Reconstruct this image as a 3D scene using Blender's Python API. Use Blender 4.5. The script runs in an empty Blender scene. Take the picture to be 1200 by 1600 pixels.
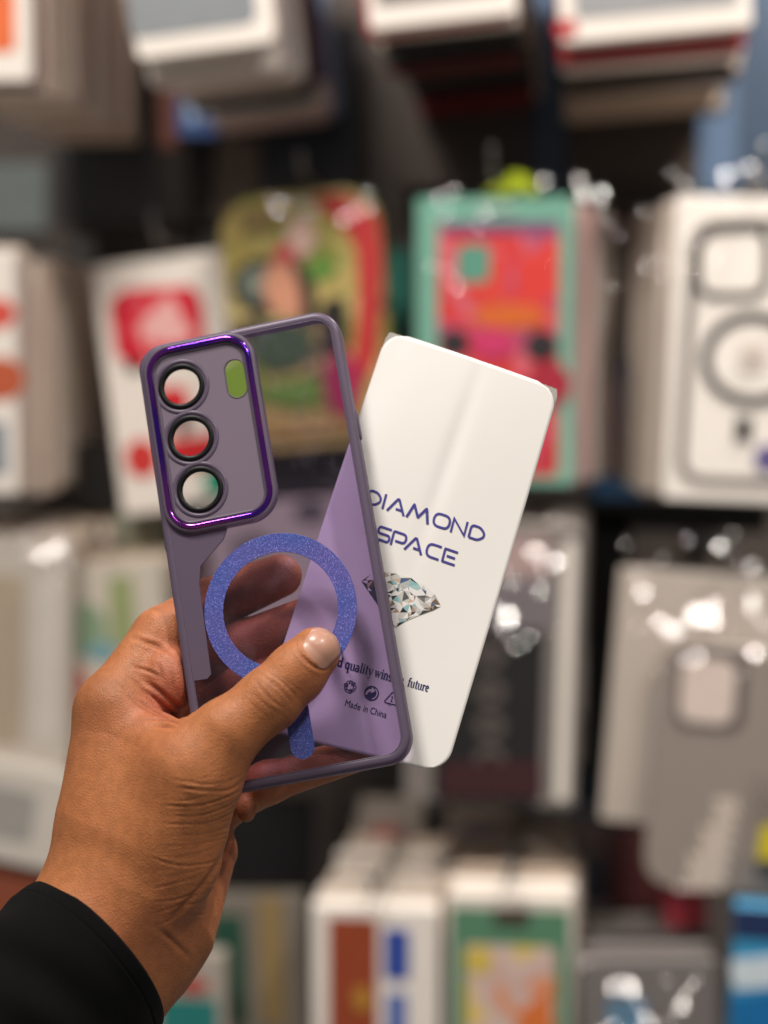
import bpy, bmesh, math, random
import numpy as np
from mathutils import Matrix, Vector, Euler
from mathutils.geometry import delaunay_2d_cdt

rnd = random.Random(7)
S = bpy.context.scene
COL = S.collection

# ------------------------------------------------------------------ camera, world, lamps, exposure
F = 2800.0                                   # focal length in photograph pixels (1200 x 1600)
DF = 0.628                                   # focus distance: the phone case
PXM = DF / F                                 # metres per photograph pixel at the case
CAM = Vector((0.0, 0.0, 1.45))
cam_rot = Euler((math.radians(90 - 4.08), 0, math.radians(7.1)), 'XYZ')
cd = bpy.data.cameras.new('camera'); cam = bpy.data.objects.new('camera', cd); COL.objects.link(cam)
cam.location = CAM; cam.rotation_euler = cam_rot
cd.sensor_fit = 'VERTICAL'; cd.sensor_height = 36.0; cd.lens = F / 1600 * 36
cd.clip_start = 0.02; cd.clip_end = 50
cd.dof.use_dof = True; cd.dof.focus_distance = 0.622; cd.dof.aperture_fstop = 63.0 / 15.0; cd.dof.aperture_blades = 0
S.camera = cam
S.render.resolution_x = 768; S.render.resolution_y = 1024
MC = cam_rot.to_matrix()

w = bpy.data.worlds.new('World'); S.world = w; w.use_nodes = True
bg = w.node_tree.nodes['Background']; bg.inputs[0].default_value = (1.0, 0.94, 0.88, 1); bg.inputs[1].default_value = 0.15

LAMPS = []
def area(name, loc, target, size, power, color=(1.0, 0.935, 0.86)):
    l = bpy.data.lights.new(name, 'AREA'); l.shape = 'RECTANGLE'; l.size = size[0]; l.size_y = size[1]; l.energy = power; l.color = color
    o = bpy.data.objects.new(name, l); COL.objects.link(o); o.location = loc
    o.rotation_euler = (Vector(target) - Vector(loc)).to_track_quat('-Z', 'Y').to_euler(); LAMPS.append(o); return o
area('overhead_light', (-0.50, 0.20, 2.75), (-0.1, 0.9, 1.3), (0.32, 0.32), 25)
area('overhead_light', (0.75, -0.05, 2.8), (0.2, 1.2, 1.3), (0.15, 0.15), 15)
area('overhead_light', (0.25, -0.8, 3.0), (0.0, 1.2, 1.3), (0.9, 0.3), 6)  # unseen fill light, added from the front
area('overhead_light', (0.40, 1.22, 2.38), (-0.4, 1.5, 1.4), (0.15, 0.15), 17)  # unseen light added near the wall to brighten the stack sides
S.view_settings.view_transform = 'Standard'; S.view_settings.look = 'None'; S.view_settings.exposure = 0; S.view_settings.gamma = 1
S.cycles.use_denoising = True
S.cycles.max_bounces = 10; S.cycles.transparent_max_bounces = 24
S.cycles.caustics_reflective = False; S.cycles.caustics_refractive = False

# ------------------------------------------------------------------ helpers
def unproj(u, v, depth):
    return CAM + MC @ Vector(((u - 600) / F * depth, (800 - v) / F * depth, -depth))
def hp(u, v, z=0.0):                          # z: photograph pixels towards the camera from the focus plane
    return unproj(u, v, DF - z * PXM)
def on_plane_y(u, v, Y):
    d = MC @ Vector(((u - 600) / F, (800 - v) / F, -1.0)); t = (Y - CAM.y) / d.y
    return CAM + d * t

def lin(c):
    return tuple((x / 255 / 12.92 if x / 255 <= 0.04045 else ((x / 255 + 0.055) / 1.055) ** 2.4) for x in c)

def new_mat(name):
    m = bpy.data.materials.new(name); m.use_nodes = True
    nt = m.node_tree; nt.nodes.clear()
    out = nt.nodes.new('ShaderNodeOutputMaterial'); return m, nt, out
def nd(nt, t, **kw):
    n = nt.nodes.new(t)
    for k, v in kw.items():
        if k in n.inputs: n.inputs[k].default_value = v
        else: setattr(n, k, v)
    return n
MATS = {}
def plain(col, rough=0.45, spec=0.5, var=0.12, metallic=0.0, scale=60.0, coat=0.0):
    """printed card / plastic: base colour with faint mottling and fine relief"""
    key = (tuple(col), rough, spec, var, metallic, scale, coat)
    if key in MATS: return MATS[key]
    m, nt, out = new_mat('surface_%d' % len(MATS))
    b = nd(nt, 'ShaderNodeBsdfPrincipled', Roughness=rough, Metallic=metallic)
    b.inputs['Specular IOR Level'].default_value = spec; b.inputs['Coat Weight'].default_value = coat; b.inputs['Coat Roughness'].default_value = 0.08
    tc = nd(nt, 'ShaderNodeTexCoord'); n = nd(nt, 'ShaderNodeTexNoise', Scale=scale, Detail=4.0)
    nt.links.new(tc.outputs['Object'], n.inputs['Vector'])
    r = nd(nt, 'ShaderNodeMapRange'); r.inputs['To Min'].default_value = 1 - var; r.inputs['To Max'].default_value = 1 + var
    nt.links.new(n.outputs['Fac'], r.inputs['Value'])
    mx = nd(nt, 'ShaderNodeMix', data_type='RGBA', blend_type='MULTIPLY'); mx.inputs[0].default_value = 1
    mx.inputs[6].default_value = (*col, 1); nt.links.new(r.outputs[0], mx.inputs[7]); nt.links.new(mx.outputs[2], b.inputs['Base Color'])
    nt.links.new(b.outputs[0], out.inputs[0]); MATS[key] = m; return m
def S_(r, g, b, **kw): return plain(lin((r, g, b)), **kw)

def outer_fresnel(nt, ior, k=1.0):
    fr = nd(nt, 'ShaderNodeFresnel', IOR=ior); ge = nd(nt, 'ShaderNodeNewGeometry'); a = nd(nt, 'ShaderNodeMath', operation='SUBTRACT'); a.inputs[0].default_value = 1.0
    m_ = nd(nt, 'ShaderNodeMath', operation='MULTIPLY'); m2_ = nd(nt, 'ShaderNodeMath', operation='MULTIPLY'); m2_.inputs[1].default_value = k
    nt.links.new(ge.outputs['Backfacing'], a.inputs[1]); nt.links.new(fr.outputs[0], m_.inputs[0]); nt.links.new(a.outputs[0], m_.inputs[1]); nt.links.new(m_.outputs[0], m2_.inputs[0]); return m2_.outputs[0]
def tag(o, label, cat, group=None, kind=None):
    o['label'] = label; o['category'] = cat
    if group: o['group'] = group
    if kind: o['kind'] = kind
    return o
def empty(name, mat4):
    o = bpy.data.objects.new(name, None); o.empty_display_size = 0.02; COL.objects.link(o); o.matrix_world = mat4; return o
def link(name, me, mat=None, parent=None):
    o = bpy.data.objects.new(name, me); COL.objects.link(o)
    if mat is not None:
        me.materials.clear(); me.materials.append(mat)
    if parent: o.parent = parent
    return o
def mesh(name, verts, faces, smooth=False):
    me = bpy.data.meshes.new(name); me.from_pydata([tuple(v) for v in verts], [], [tuple(f) for f in faces]); me.update()
    if smooth: me.polygons.foreach_set('use_smooth', [True] * len(me.polygons))
    return me
def rrect(x0, x1, y0, y1, r, n=6):
    r = max(1e-6, min(r, (x1 - x0) / 2 - 1e-6, (y1 - y0) / 2 - 1e-6)); P = []
    for cx, cy, a0 in ((x1 - r, y1 - r, 0), (x0 + r, y1 - r, 90), (x0 + r, y0 + r, 180), (x1 - r, y0 + r, 270)):
        for i in range(n + 1):
            a = math.radians(a0 + 90 * i / n); P.append((cx + r * math.cos(a), cy + r * math.sin(a)))
    return P
def circle(cx, cy, rx, ry=None, n=40):
    ry = ry or rx
    return [(cx + rx * math.cos(2 * math.pi * i / n), cy + ry * math.sin(2 * math.pi * i / n)) for i in range(n)]
def loops_mesh(name, loops, closed=True, cap0=False, cap1=False, smooth=True):
    n = len(loops[0]); V = [p for L in loops for p in L]; Fc = []
    for a in range(len(loops) - (0 if closed == 'both' else 1)):
        b = (a + 1) % len(loops)
        for i in range(n if closed else n - 1):
            j = (i + 1) % n; Fc.append((a * n + i, a * n + j, b * n + j, b * n + i))
    if cap0: Fc.append(tuple(range(n))[::-1])
    if cap1: Fc.append(tuple(range((len(loops) - 1) * n, len(loops) * n)))
    me = mesh(name, V, Fc, smooth)
    bm = bmesh.new(); bm.from_mesh(me); bmesh.ops.recalc_face_normals(bm, faces=bm.faces); bm.to_mesh(me); bm.free()
    return me
def plate(name, loops, z0, z1, bevel=0.0, bres=2):
    """flat plate with holes between z0 and z1 (local XY outline), edges rounded by bevel"""
    cu = bpy.data.curves.new(name, 'CURVE'); cu.dimensions = '2D'; cu.fill_mode = 'BOTH'
    for L in loops:
        sp = cu.splines.new('POLY'); sp.points.add(len(L) - 1)
        for p, q in zip(sp.points, L): p.co = (q[0], q[1], 0, 1)
        sp.use_cyclic_u = True
    cu.extrude = (z1 - z0) / 2 - bevel; cu.bevel_depth = bevel; cu.bevel_resolution = bres; cu.offset = -bevel
    o = bpy.data.objects.new(name, cu); COL.objects.link(o)
    dg = bpy.context.evaluated_depsgraph_get(); me = bpy.data.meshes.new_from_object(o.evaluated_get(dg))
    bpy.data.objects.remove(o); bpy.data.curves.remove(cu)
    me.transform(Matrix.Translation((0, 0, (z0 + z1) / 2))); me.name = name
    return me
def ribbon(pts, wid, closed=False):
    """polyline -> flat quad strip (list of verts, faces) in 2D with mitred joints"""
    n = len(pts); L = []; Rr = []
    ws = wid if isinstance(wid, (list, tuple)) else [wid] * n
    for i in range(n):
        a = pts[(i - 1) % n] if (i > 0 or closed) else None; b = pts[i]; c = pts[(i + 1) % n] if (i < n - 1 or closed) else None
        d = []
        for p, q in ((a, b), (b, c)):
            if p is None or q is None: continue
            dx, dy = q[0] - p[0], q[1] - p[1]; l = math.hypot(dx, dy) or 1; d.append((dx / l, dy / l))
        dx = sum(k[0] for k in d); dy = sum(k[1] for k in d); l = math.hypot(dx, dy) or 1; t = (dx / l, dy / l)
        co = max(0.5, d[0][0] * t[0] + d[0][1] * t[1]); h = ws[i] / 2 / co
        L.append((b[0] - t[1] * h, b[1] + t[0] * h)); Rr.append((b[0] + t[1] * h, b[1] - t[0] * h))
    V = L + Rr; Fc = []
    for i in range(n if closed else n - 1):
        j = (i + 1) % n; Fc.append((i, n + i, n + j, j))
    return V, Fc
def rounded(pts, r, n=5, closed=False):
    """round the corners of a polyline"""
    out = []; N = len(pts)
    for i, p in enumerate(pts):
        if not closed and i in (0, N - 1): out.append(p); continue
        a = pts[i - 1]; b = pts[(i + 1) % N]
        va = (a[0] - p[0], a[1] - p[1]); vb = (b[0] - p[0], b[1] - p[1]); la = math.hypot(*va); lb = math.hypot(*vb)
        k = min(r, la * .49, lb * .49); A = (p[0] + va[0] / la * k, p[1] + va[1] / la * k); B = (p[0] + vb[0] / lb * k, p[1] + vb[1] / lb * k)
        for j in range(n + 1):
            t = j / n; out.append(((1 - t) ** 2 * A[0] + 2 * t * (1 - t) * p[0] + t * t * B[0], (1 - t) ** 2 * A[1] + 2 * t * (1 - t) * p[1] + t * t * B[1]))
    return out

# ------------------------------------------------------------------ the shop wall
WALL_Y = 1.68
def box_mesh(name, x0, x1, y0, y1, z0, z1):
    V = [(x, y, z) for x in (x0, x1) for y in (y0, y1) for z in (z0, z1)]
    return mesh(name, V, [(0, 1, 3, 2), (4, 6, 7, 5), (0, 4, 5, 1), (2, 3, 7, 6), (0, 2, 6, 4), (1, 5, 7, 3)])
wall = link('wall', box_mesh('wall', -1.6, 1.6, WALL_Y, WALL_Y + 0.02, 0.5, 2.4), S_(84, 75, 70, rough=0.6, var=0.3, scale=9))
wall['kind'] = 'structure'; wall['label'] = 'dark charcoal display wall behind the hanging packs'
def strip(u0, u1, v0, v1, mat):
    a = on_plane_y(u0, v0, WALL_Y - 0.006); b = on_plane_y(u1, v1, WALL_Y - 0.006)
    link('wall_strip', box_mesh('wall_strip', a.x, b.x, WALL_Y - 0.006, WALL_Y - 0.001, b.z, a.z), mat, wall)
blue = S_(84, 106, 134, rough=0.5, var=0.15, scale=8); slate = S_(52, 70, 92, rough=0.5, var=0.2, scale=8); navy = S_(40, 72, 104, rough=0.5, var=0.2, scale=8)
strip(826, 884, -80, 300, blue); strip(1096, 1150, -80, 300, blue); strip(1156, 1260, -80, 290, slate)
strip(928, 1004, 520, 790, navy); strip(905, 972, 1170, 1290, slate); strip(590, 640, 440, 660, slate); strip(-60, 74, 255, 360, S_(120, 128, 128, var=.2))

# ------------------------------------------------------------------ hanging packs
def make_film(name, strength):
    m, nt, out = new_mat(name)
    tr = nd(nt, 'ShaderNodeBsdfTransparent', Color=(0.995, 0.995, 0.995, 1)); gl = nd(nt, 'ShaderNodeBsdfGlossy', Roughness=0.06)
    mx = nd(nt, 'ShaderNodeMixShader')
    nt.links.new(outer_fresnel(nt, 1.45, strength), mx.inputs[0]); nt.links.new(tr.outputs[0], mx.inputs[1]); nt.links.new(gl.outputs[0], mx.inputs[2]); nt.links.new(mx.outputs[0], out.inputs[0]); return m
film_m = make_film('clear_film', 0.22); glint_m = make_film('glint_film', 1.0)

def art_mat(name, cols, scale=14.0, seed=0.0, rough=0.35):
    """flat colour print: blotches of the given colours"""
    m, nt, out = new_mat(name)
    tc = nd(nt, 'ShaderNodeTexCoord'); mp = nd(nt, 'ShaderNodeMapping'); mp.inputs['Location'].default_value = (seed, seed * .7, seed * 1.3)
    n = nd(nt, 'ShaderNodeTexNoise', Scale=scale, Detail=1.5, Distortion=1.2); r = nd(nt, 'ShaderNodeValToRGB'); r.color_ramp.interpolation = 'CONSTANT'
    while len(r.color_ramp.elements) < len(cols): r.color_ramp.elements.new(0.5)
    for i, c in enumerate(cols):
        e = r.color_ramp.elements[i]; e.position = 0.0 if i == 0 else 0.30 + 0.40 * i / len(cols); e.color = (*lin(c), 1)
    b = nd(nt, 'ShaderNodeBsdfPrincipled', Roughness=rough)
    nt.links.new(tc.outputs['Object'], mp.inputs[0]); nt.links.new(mp.outputs[0], n.inputs['Vector']); nt.links.new(n.outputs['Fac'], r.inputs[0])
    nt.links.new(r.outputs[0], b.inputs['Base Color']); nt.links.new(b.outputs[0], out.inputs[0]); return m

def carton_mesh(w, h, t, r=0.003):
    b = min(0.0012, t * .3)
    def loop(ins, y): return [(x, y, z) for x, z in rrect(-w / 2 + ins, w / 2 - ins, ins, h - ins, max(r - ins, .0005), 4)]
    return loops_mesh('carton', [loop(b, 0), loop(0, b), loop(0, t - b), loop(b, t)], cap0=True, cap1=True, smooth=False)
def tab_mesh(w, h):
    """hanger tab with a euro slot, standing on the top edge"""
    hw = w * 0.17; slot = rrect(-hw * .7, hw * .7, 0.010, 0.015, 0.0025, 3)
    me = plate('hang_tab', [rrect(-hw, hw, -0.004, 0.022, 0.004, 4), slot], 0, 0.0008)
    me.transform(Matrix(((1, 0, 0, 0), (0, 0, 1, 0.003), (0, 1, 0, h), (0, 0, 0, 1)))); return me

ORD = ['', 'first', 'second', 'third', 'fourth', 'fifth', 'sixth', 'seventh', 'eighth', 'ninth', 'tenth', 'eleventh', 'twelfth', 'thirteenth', 'fourteenth', 'fifteenth', 'sixteenth', 'seventeenth', 'eighteenth', 'nineteenth', 'twentieth', 'twenty-first']
NAMED = {'white': (232, 222, 212), 'beige': (214, 196, 180), 'tan': (190, 172, 154), 'red': (180, 30, 40), 'dark red': (125, 24, 32), 'black': (26, 24, 26), 'pink': (222, 182, 176), 'blue': (120, 150, 190), 'purple': (84, 54, 88), 'grey': (150, 142, 138), 'dark grey': (66, 58, 56), 'navy': (44, 50, 66), 'brown': (140, 60, 48)}
def colour_word(c): return min(NAMED, key=lambda n_: sum((a - b) ** 2 for a, b in zip(NAMED[n_], c)))
class Pack:
    def __init__(s, name, label, cat, q, Y, thick=0.02, col=(238, 230, 222), roll=0.0, r=0.003, group=None, tab=True, rough=0.4, mat=None, yaw=0.0):
        u0, v0, u1, v1 = q
        a = on_plane_y(u0, (v0 + v1) / 2, Y); b = on_plane_y(u1, (v0 + v1) / 2, Y); c = on_plane_y((u0 + u1) / 2, v0, Y); d = on_plane_y((u0 + u1) / 2, v1, Y)
        s.w = (b - a).length; s.h = (c - d).length; s.Y = Y; s.t = thick; s.name = name
        cen = Vector(((a.x + b.x) / 2, Y, (c.z + d.z) / 2))
        s.M = Matrix.Translation(cen) @ Matrix.Rotation(math.radians(-roll), 4, 'Y') @ Matrix.Rotation(math.radians(yaw), 4, 'Z') @ Matrix.Translation((0, 0, -s.h / 2))
        s.root = empty(name, s.M); tag(s.root, label, cat, group)
        s.mat = mat or S_(*col, rough=rough, var=.05)
        s.cm = carton_mesh(s.w, s.h, thick, r); link('carton', s.cm, s.mat, s.root)
        s.tm = tab_mesh(s.w, s.h) if tab else None
        if tab: link('hang_tab', s.tm, film_m, s.root)
        s.lay = 0
    def loc(s, u, v):
        Mi = s.M.inverted(); d = MC @ Vector(((u - 600) / F, (800 - v) / F, -1.0)); o = Mi @ CAM; dd = Mi.to_3x3() @ d; t = -o.y / dd.y
        p = o + dd * t; return (p.x, p.z)
    def prism(s, name, loops, mat, h=0.0006, parent=None):
        s.lay += 1; y1 = -0.0002 - s.lay * 0.00025
        me = plate(name, loops, 0, h); me.transform(Matrix(((1, 0, 0, 0), (0, 0, -1, y1 + h), (0, 1, 0, 0), (0, 0, 0, 1))))
        bm = bmesh.new(); bm.from_mesh(me); bmesh.ops.recalc_face_normals(bm, faces=bm.faces); bm.to_mesh(me); bm.free()
        return link(name, me, mat, parent or s.root)
    def poly(s, name, pts, mat, rr=0): 
        P = [s.loc(*p) for p in pts]
        if rr: P = rounded(P, rr, 5, True)
        return s.prism(name, [P], mat)
    def rect(s, name, u0, v0, u1, v1, mat, r=0.002, hole=None):
        a = s.loc(u0, v1); b = s.loc(u1, v0); x0, x1 = sorted((a[0], b[0])); z0, z1 = sorted((a[1], b[1]))
        L = [rrect(x0, x1, z0, z1, r)]
        if hole: L.append(rrect(x0 + hole, x1 - hole, z0 + hole, z1 - hole, max(r - hole, .0005)))
        return s.prism(name, L, mat)
    def ell(s, name, u, v, ru, rv, mat, ring=0):
        c = s.loc(u, v); e = s.loc(u + ru, v); f = s.loc(u, v + rv); a = math.hypot(e[0] - c[0], e[1] - c[1]); b = math.hypot(f[0] - c[0], f[1] - c[1])
        L = [circle(c[0], c[1], a, b)]
        if ring: L.append(circle(c[0], c[1], a - ring, b - ring))
        return s.prism(name, L, mat)
    def stack(s, n, where, cat, group, cols, pitch=0.022, dx=0.0, dz=0.0, jit=0.002, name=None, first=1, zj=1.0):
        """the packs hanging behind this one on the same hook"""
        for k in range(first, first + n):
            c = cols[(k - 1) % len(cols)]
            j = Matrix.Translation((dx * k + rnd.uniform(-jit, jit), pitch * k + rnd.uniform(-.001, .001), dz * k + rnd.uniform(-jit, jit) * zj)) @ Matrix.Rotation(rnd.uniform(-.012, .012), 4, 'Y')
            o = empty(name or s.name, s.M @ j); tag(o, '%s %s, %s behind %s' % (colour_word(c), cat, ORD[k], where), cat, group)
            key = S_(*c, var=.06); me = s.cm.copy(); link('carton', me, key, o)
            if s.tm: link('hang_tab', s.tm, film_m, o)
    def film(s, glints, q=None, seed=1, depth=0.006, amp=0.0016):
        """a crinkled clear bag over the front; glints: added facets tilted to mirror a lamp into the camera"""
        R_ = random.Random(seed); x0, x1, z0, z1 = -s.w / 2 - .006, s.w / 2 + .006, -.008, s.h + .014
        nx, nz = 22, 34; V = []; Fc = []
        for k in range(nz + 1):
            for i in range(nx + 1):
                e = min(i, nx - i, k, nz - k); y = -depth + (0.004 * (2 - e) if e < 2 else 0) + R_.uniform(-amp, amp) * (1.2 if k > nz * .9 else .12)
                V.append((x0 + (x1 - x0) * i / nx, y, z0 + (z1 - z0) * k / nz))
        for k in range(nz):
            for i in range(nx):
                a = k * (nx + 1) + i
                Fc += [(a, a + 1, a + nx + 2), (a, a + nx + 2, a + nx + 1)]
        bag = link('clear_bag', mesh('clear_bag', V, Fc), film_m, s.root); V = []; Fc = []
        Mi = s.M.inverted(); co = Mi @ CAM
        us = [g[0] for g in glints]; vs = [g[1] for g in glints]
        extra = [(R_.uniform(min(us) - 30, max(us) + 30), R_.uniform(min(vs) - 12, max(vs) + 30), R_.uniform(.0012, .0028), R_.randrange(2)) for _ in range(12)]
        for (u, v, size, li) in list(glints) + extra:
            V = []; Fc = []
            x, z = s.loc(u, v); p = Vector((x, -depth - 0.006, z)); lp = Mi @ LAMPS[li].location
            nrm = ((co - p).normalized() + (lp - p).normalized()).normalized()
            t = nrm.cross(Vector((0, 0, 1))).normalized(); b = nrm.cross(t); m = size * .45; sq = R_.uniform(.7, 1.4); b = b * sq; t = t / sq; base = len(V)
            for a_, b_ in ((-1, -1), (1, -1), (1, 1), (-1, 1)): V.append(p + t * m * a_ + b * m * b_)
            for a_, b_ in ((-2, -2), (2, -2), (2, 2), (-2, 2)): q_ = p + t * m * a_ * 1.2 + b * m * b_ * 1.2; V.append((q_.x, -depth, q_.z))
            Fc.append((base, base + 1, base + 2, base + 3))
            for i in range(4): j = (i + 1) % 4; Fc.append((base + i, base + 4 + i, base + 4 + j, base + j))
            link('glint_facet', mesh('glint_facet', V, Fc), glint_m, bag)  # added facet, its tilt shaped to throw a lamp glint at the camera
        return bag

def peg(u, v, Y0, label):
    """chrome display hook that carries one column of packs"""
    p = on_plane_y(u, v, Y0); o = empty('display_hook', Matrix.Translation((p.x, WALL_Y - .008, p.z))); tag(o, label, 'hook', 'chrome display hooks on the wall')
    L = WALL_Y - .008 - Y0 + .02; pts = [(0, 0, 0), (0, -L * .95, 0), (0, -L, .006), (0, -L - .006, .018)]; loops = []
    for q in pts: loops.append([(q[0] + .0022 * math.cos(a * math.pi / 4), q[1], q[2] + .0022 * math.sin(a * math.pi / 4)) for a in range(8)])
    cm = plain((.3, .3, .3), rough=.35, metallic=1.0)
    link('rod', loops_mesh('rod', loops, cap0=True, cap1=True), cm, o)
    link('back_plate', box_mesh('back_plate', -.012, .012, -.002, .002, -.02, .02), cm, o)

WH = (238, 229, 220); BE = (214, 196, 180); BE2 = (196, 176, 158); RED = (190, 30, 40); BLK = (26, 24, 26); GREEN = (122, 178, 158)
# ---- top row
p = Pack('phone_case_pack', 'white pack with an orange print, top left corner of the picture', 'package', (-120, -230, 46, 128), 1.28, .0158, WH)
p.rect('printed_panel', -100, -200, 20, 84, S_(226, 110, 60), .004)
p.stack(1, 'the white pack with the orange print', 'package', 'packs in the top left column', [(140, 60, 48)], .026)
p.stack(17, 'the white pack with the orange print', 'package', 'packs in the top left column', [(228, 210, 196), (238, 226, 214), (216, 194, 178), (206, 184, 166), (236, 224, 212)], .0165, jit=.004, first=2)
peg(-35, -260, 1.28, 'chrome hook of the top left column')
p = Pack('phone_case_pack', 'white pack with a grey window, second column of the top row', 'package', (192, -300, 408, 82), 1.27, .0168, WH, roll=6, r=.006)
p.rect('window_panel', 206, -250, 372, 62, S_(140, 144, 148, rough=.25), .008)
p.stack(20, 'the grey-windowed white pack', 'package', 'packs behind the grey-windowed pack', [WH, WH, (226, 190, 184), BE, (120, 150, 190), WH, (40, 48, 66), BE, (52, 50, 60), BE2, (92, 60, 96), (74, 48, 80)], .0175, jit=.006, zj=2.2)
p2 = Pack('phone_case_pack', 'small blue and white pack at the back below the grey-windowed pack', 'package', (276, 60, 342, 212), 1.55, .02, (60, 92, 150)); p2.rect('printed_panel', 292, 120, 308, 190, S_(170, 190, 214))
Pack('phone_case_pack', 'narrow rust brown pack at the back of the top row', 'package', (246, 60, 276, 232), 1.55, .02, (104, 58, 44))
peg(300, -330, 1.27, 'chrome hook of the grey-windowed column')
p = Pack('phone_case_pack', 'white pack with red bottom edge, top row left of the blue strip', 'package', (562, -320, 792, 36), 1.27, .0168, WH, roll=5)
p.rect('printed_panel', 590, -280, 770, 10, S_(120, 110, 108), .004)
p.stack(20, 'the red-edged white pack left of the blue strip', 'package', 'packs left of the blue strip', [RED, WH, BLK, BE, (150, 24, 34), BE2, BLK, (120, 22, 30), BE2, (70, 60, 56), BE2], .0175, jit=.005, zj=2.6)
peg(675, -345, 1.27, 'chrome hook of the column left of the blue strip')
p = Pack('phone_case_pack', 'white pack with a red corner, top row right of the blue strip', 'package', (866, -300, 1166, 56), 1.28, .0172, WH, roll=4)
p.rect('printed_panel', 900, -260, 1140, 30, S_(150, 150, 152), .004); p.rect('printed_corner', 868, 30, 900, 58, S_(176, 30, 40), .002)
p.stack(19, 'the red-cornered white pack right of the blue strip', 'package', 'packs right of the blue strip', [WH, (160, 30, 38), WH, BLK, BE, BE2, BLK, BE2, (90, 80, 72), (60, 54, 50)], .018, jit=.005, zj=2.6)
peg(1016, -325, 1.28, 'chrome hook of the column right of the blue strip')
for q, lab, c in (((612, 20, 832, 292), 'shade-coloured brown pack against the wall left of the blue strip', (66, 56, 50)), ((884, 20, 1090, 286), 'shade-coloured brown pack against the wall right of the blue strip', (68, 57, 50)),
                  ((408, 40, 556, 330), 'shade-coloured navy pack against the wall above the cartoon-coloured pack', (54, 58, 68)), ((84, 70, 246, 352), 'shade-coloured charcoal pack against the wall at upper left', (60, 60, 62)),
                  ((246, 70, 334, 350), 'shade-coloured black pack against the wall above the white and red pack', (40, 36, 34)), ((336, 210, 406, 340), 'pale taupe pack against the wall above the cartoon-coloured pack', (120, 108, 98))):
    Pack('phone_case_pack', lab, 'package', q, 1.63, .02, c)  # dark packs added: their colour paints the shade below the top stacks
# ---- middle row
p = Pack('phone_case_pack', 'white pack with red round prints at the left edge, middle row', 'package', (-150, 392, 26, 772), 1.35, .0139, WH)
p.ell('printed_spot', -2, 490, 26, 24, S_(214, 84, 70)); p.ell('printed_spot', 2, 592, 36, 34, S_(190, 92, 60)); p.rect('printed_panel', -120, 660, 10, 740, S_(130, 140, 150))
p.stack(20, 'the white pack with red round prints', 'package', 'packs in the middle left column', [(232, 216, 202), (240, 230, 220), (222, 200, 184), (238, 226, 214), (214, 192, 176), (236, 222, 208)], .0145, jit=.004)
peg(-60, 360, 1.35, 'chrome hook of the middle left column')
p = Pack('phone_case_pack', 'white pack with a red picture, behind the camera cut-outs of the purple case', 'package', (166, 402, 372, 796), 1.46, .0154, WH, roll=7, r=.006)
p.poly('printed_panel', [(170, 470), (196, 452), (300, 446), (316, 470), (322, 552), (240, 574), (182, 560)], art_mat('red_print', [(236, 180, 176), (222, 70, 84), (206, 28, 48), (214, 34, 56), (150, 30, 40)], 26, 2.0), .006)
p.poly('printed_shape', [(240, 606), (292, 604), (298, 660), (246, 664)], S_(214, 26, 36)); p.poly('printed_shape', [(276, 648), (292, 646), (296, 676), (278, 680)], S_(20, 18, 20))
p.poly('printed_shape', [(256, 688), (340, 678), (346, 728), (262, 736)], S_(214, 30, 38)); p.ell('printed_spot', 222, 716, 26, 30, S_(206, 56, 52))
p.ell('printed_spot', 340, 752, 22, 22, S_(10, 150, 116)); p.poly('printed_shape', [(284, 786), (346, 778), (348, 800), (288, 806)], S_(30, 28, 30)); p.poly('printed_shape', [(196, 566), (224, 562), (222, 580), (200, 582)], S_(30, 26, 28))
p.stack(11, 'the white pack with the red picture', 'package', 'packs behind the white and red pack', [WH, BE, WH, BE2, BE], .016, jit=.005)
peg(250, 372, 1.46, 'chrome hook of the white and red column')
cart = art_mat('olive_print', [(176, 158, 88), (200, 178, 112), (150, 150, 76), (206, 182, 124), (110, 100, 66)], 20, 4.0)
p = Pack('phone_case_pack', 'colourful olive, red and black rounded pack above the purple case', 'package', (356, 300, 606, 700), 1.41, .02, (206, 176, 120), roll=5, r=.03, mat=cart)
p.poly('printed_shape', [(480, 306), (540, 304), (590, 330), (598, 420), (590, 560), (566, 610), (548, 600), (560, 470), (556, 380), (520, 340)], S_(196, 52, 54), .012)
p.ell('printed_spot', 412, 446, 52, 44, S_(34, 34, 32)); p.ell('printed_spot', 402, 442, 26, 26, S_(120, 128, 116)); p.ell('printed_spot', 452, 448, 40, 50, S_(214, 150, 120))
p.poly('printed_shape', [(450, 400), (490, 420), (496, 500), (474, 520), (470, 450)], S_(36, 30, 30), .01); p.ell('printed_spot', 502, 420, 24, 20, S_(104, 146, 62)); p.poly('printed_shape', [(500, 470), (540, 460), (546, 540), (520, 580), (500, 540)], S_(40, 34, 32), .012); p.poly('printed_shape', [(372, 330), (430, 318), (440, 352), (384, 372)], S_(150, 128, 84), .012); p.poly('printed_shape', [(372, 500), (410, 490), (430, 530), (386, 548)], S_(54, 48, 42), .01)
p.ell('printed_spot', 470, 370, 24, 30, S_(226, 190, 176)); p.ell('printed_spot', 446, 396, 16, 14, S_(200, 60, 76)); p.ell('printed_spot', 440, 540, 50, 38, S_(70, 96, 66))
p.ell('printed_spot', 372, 600, 44, 40, S_(118, 146, 54)); p.ell('printed_spot', 470, 612, 60, 22, S_(110, 150, 60)); p.ell('printed_spot', 536, 600, 30, 52, S_(168, 40, 84))
p.rect('printed_panel', 360, 646, 600, 690, S_(168, 140, 78), .01)
p.film([(406, 317, .002, 0), (560, 330, .0015, 1)], seed=3)
peg(478, 280, 1.41, 'chrome hook of the colourful column')
Pack('phone_case_pack', 'teal pack edge beside the colourful rounded pack', 'package', (566, 390, 640, 640), 1.52, .02, (44, 120, 106))
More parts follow.
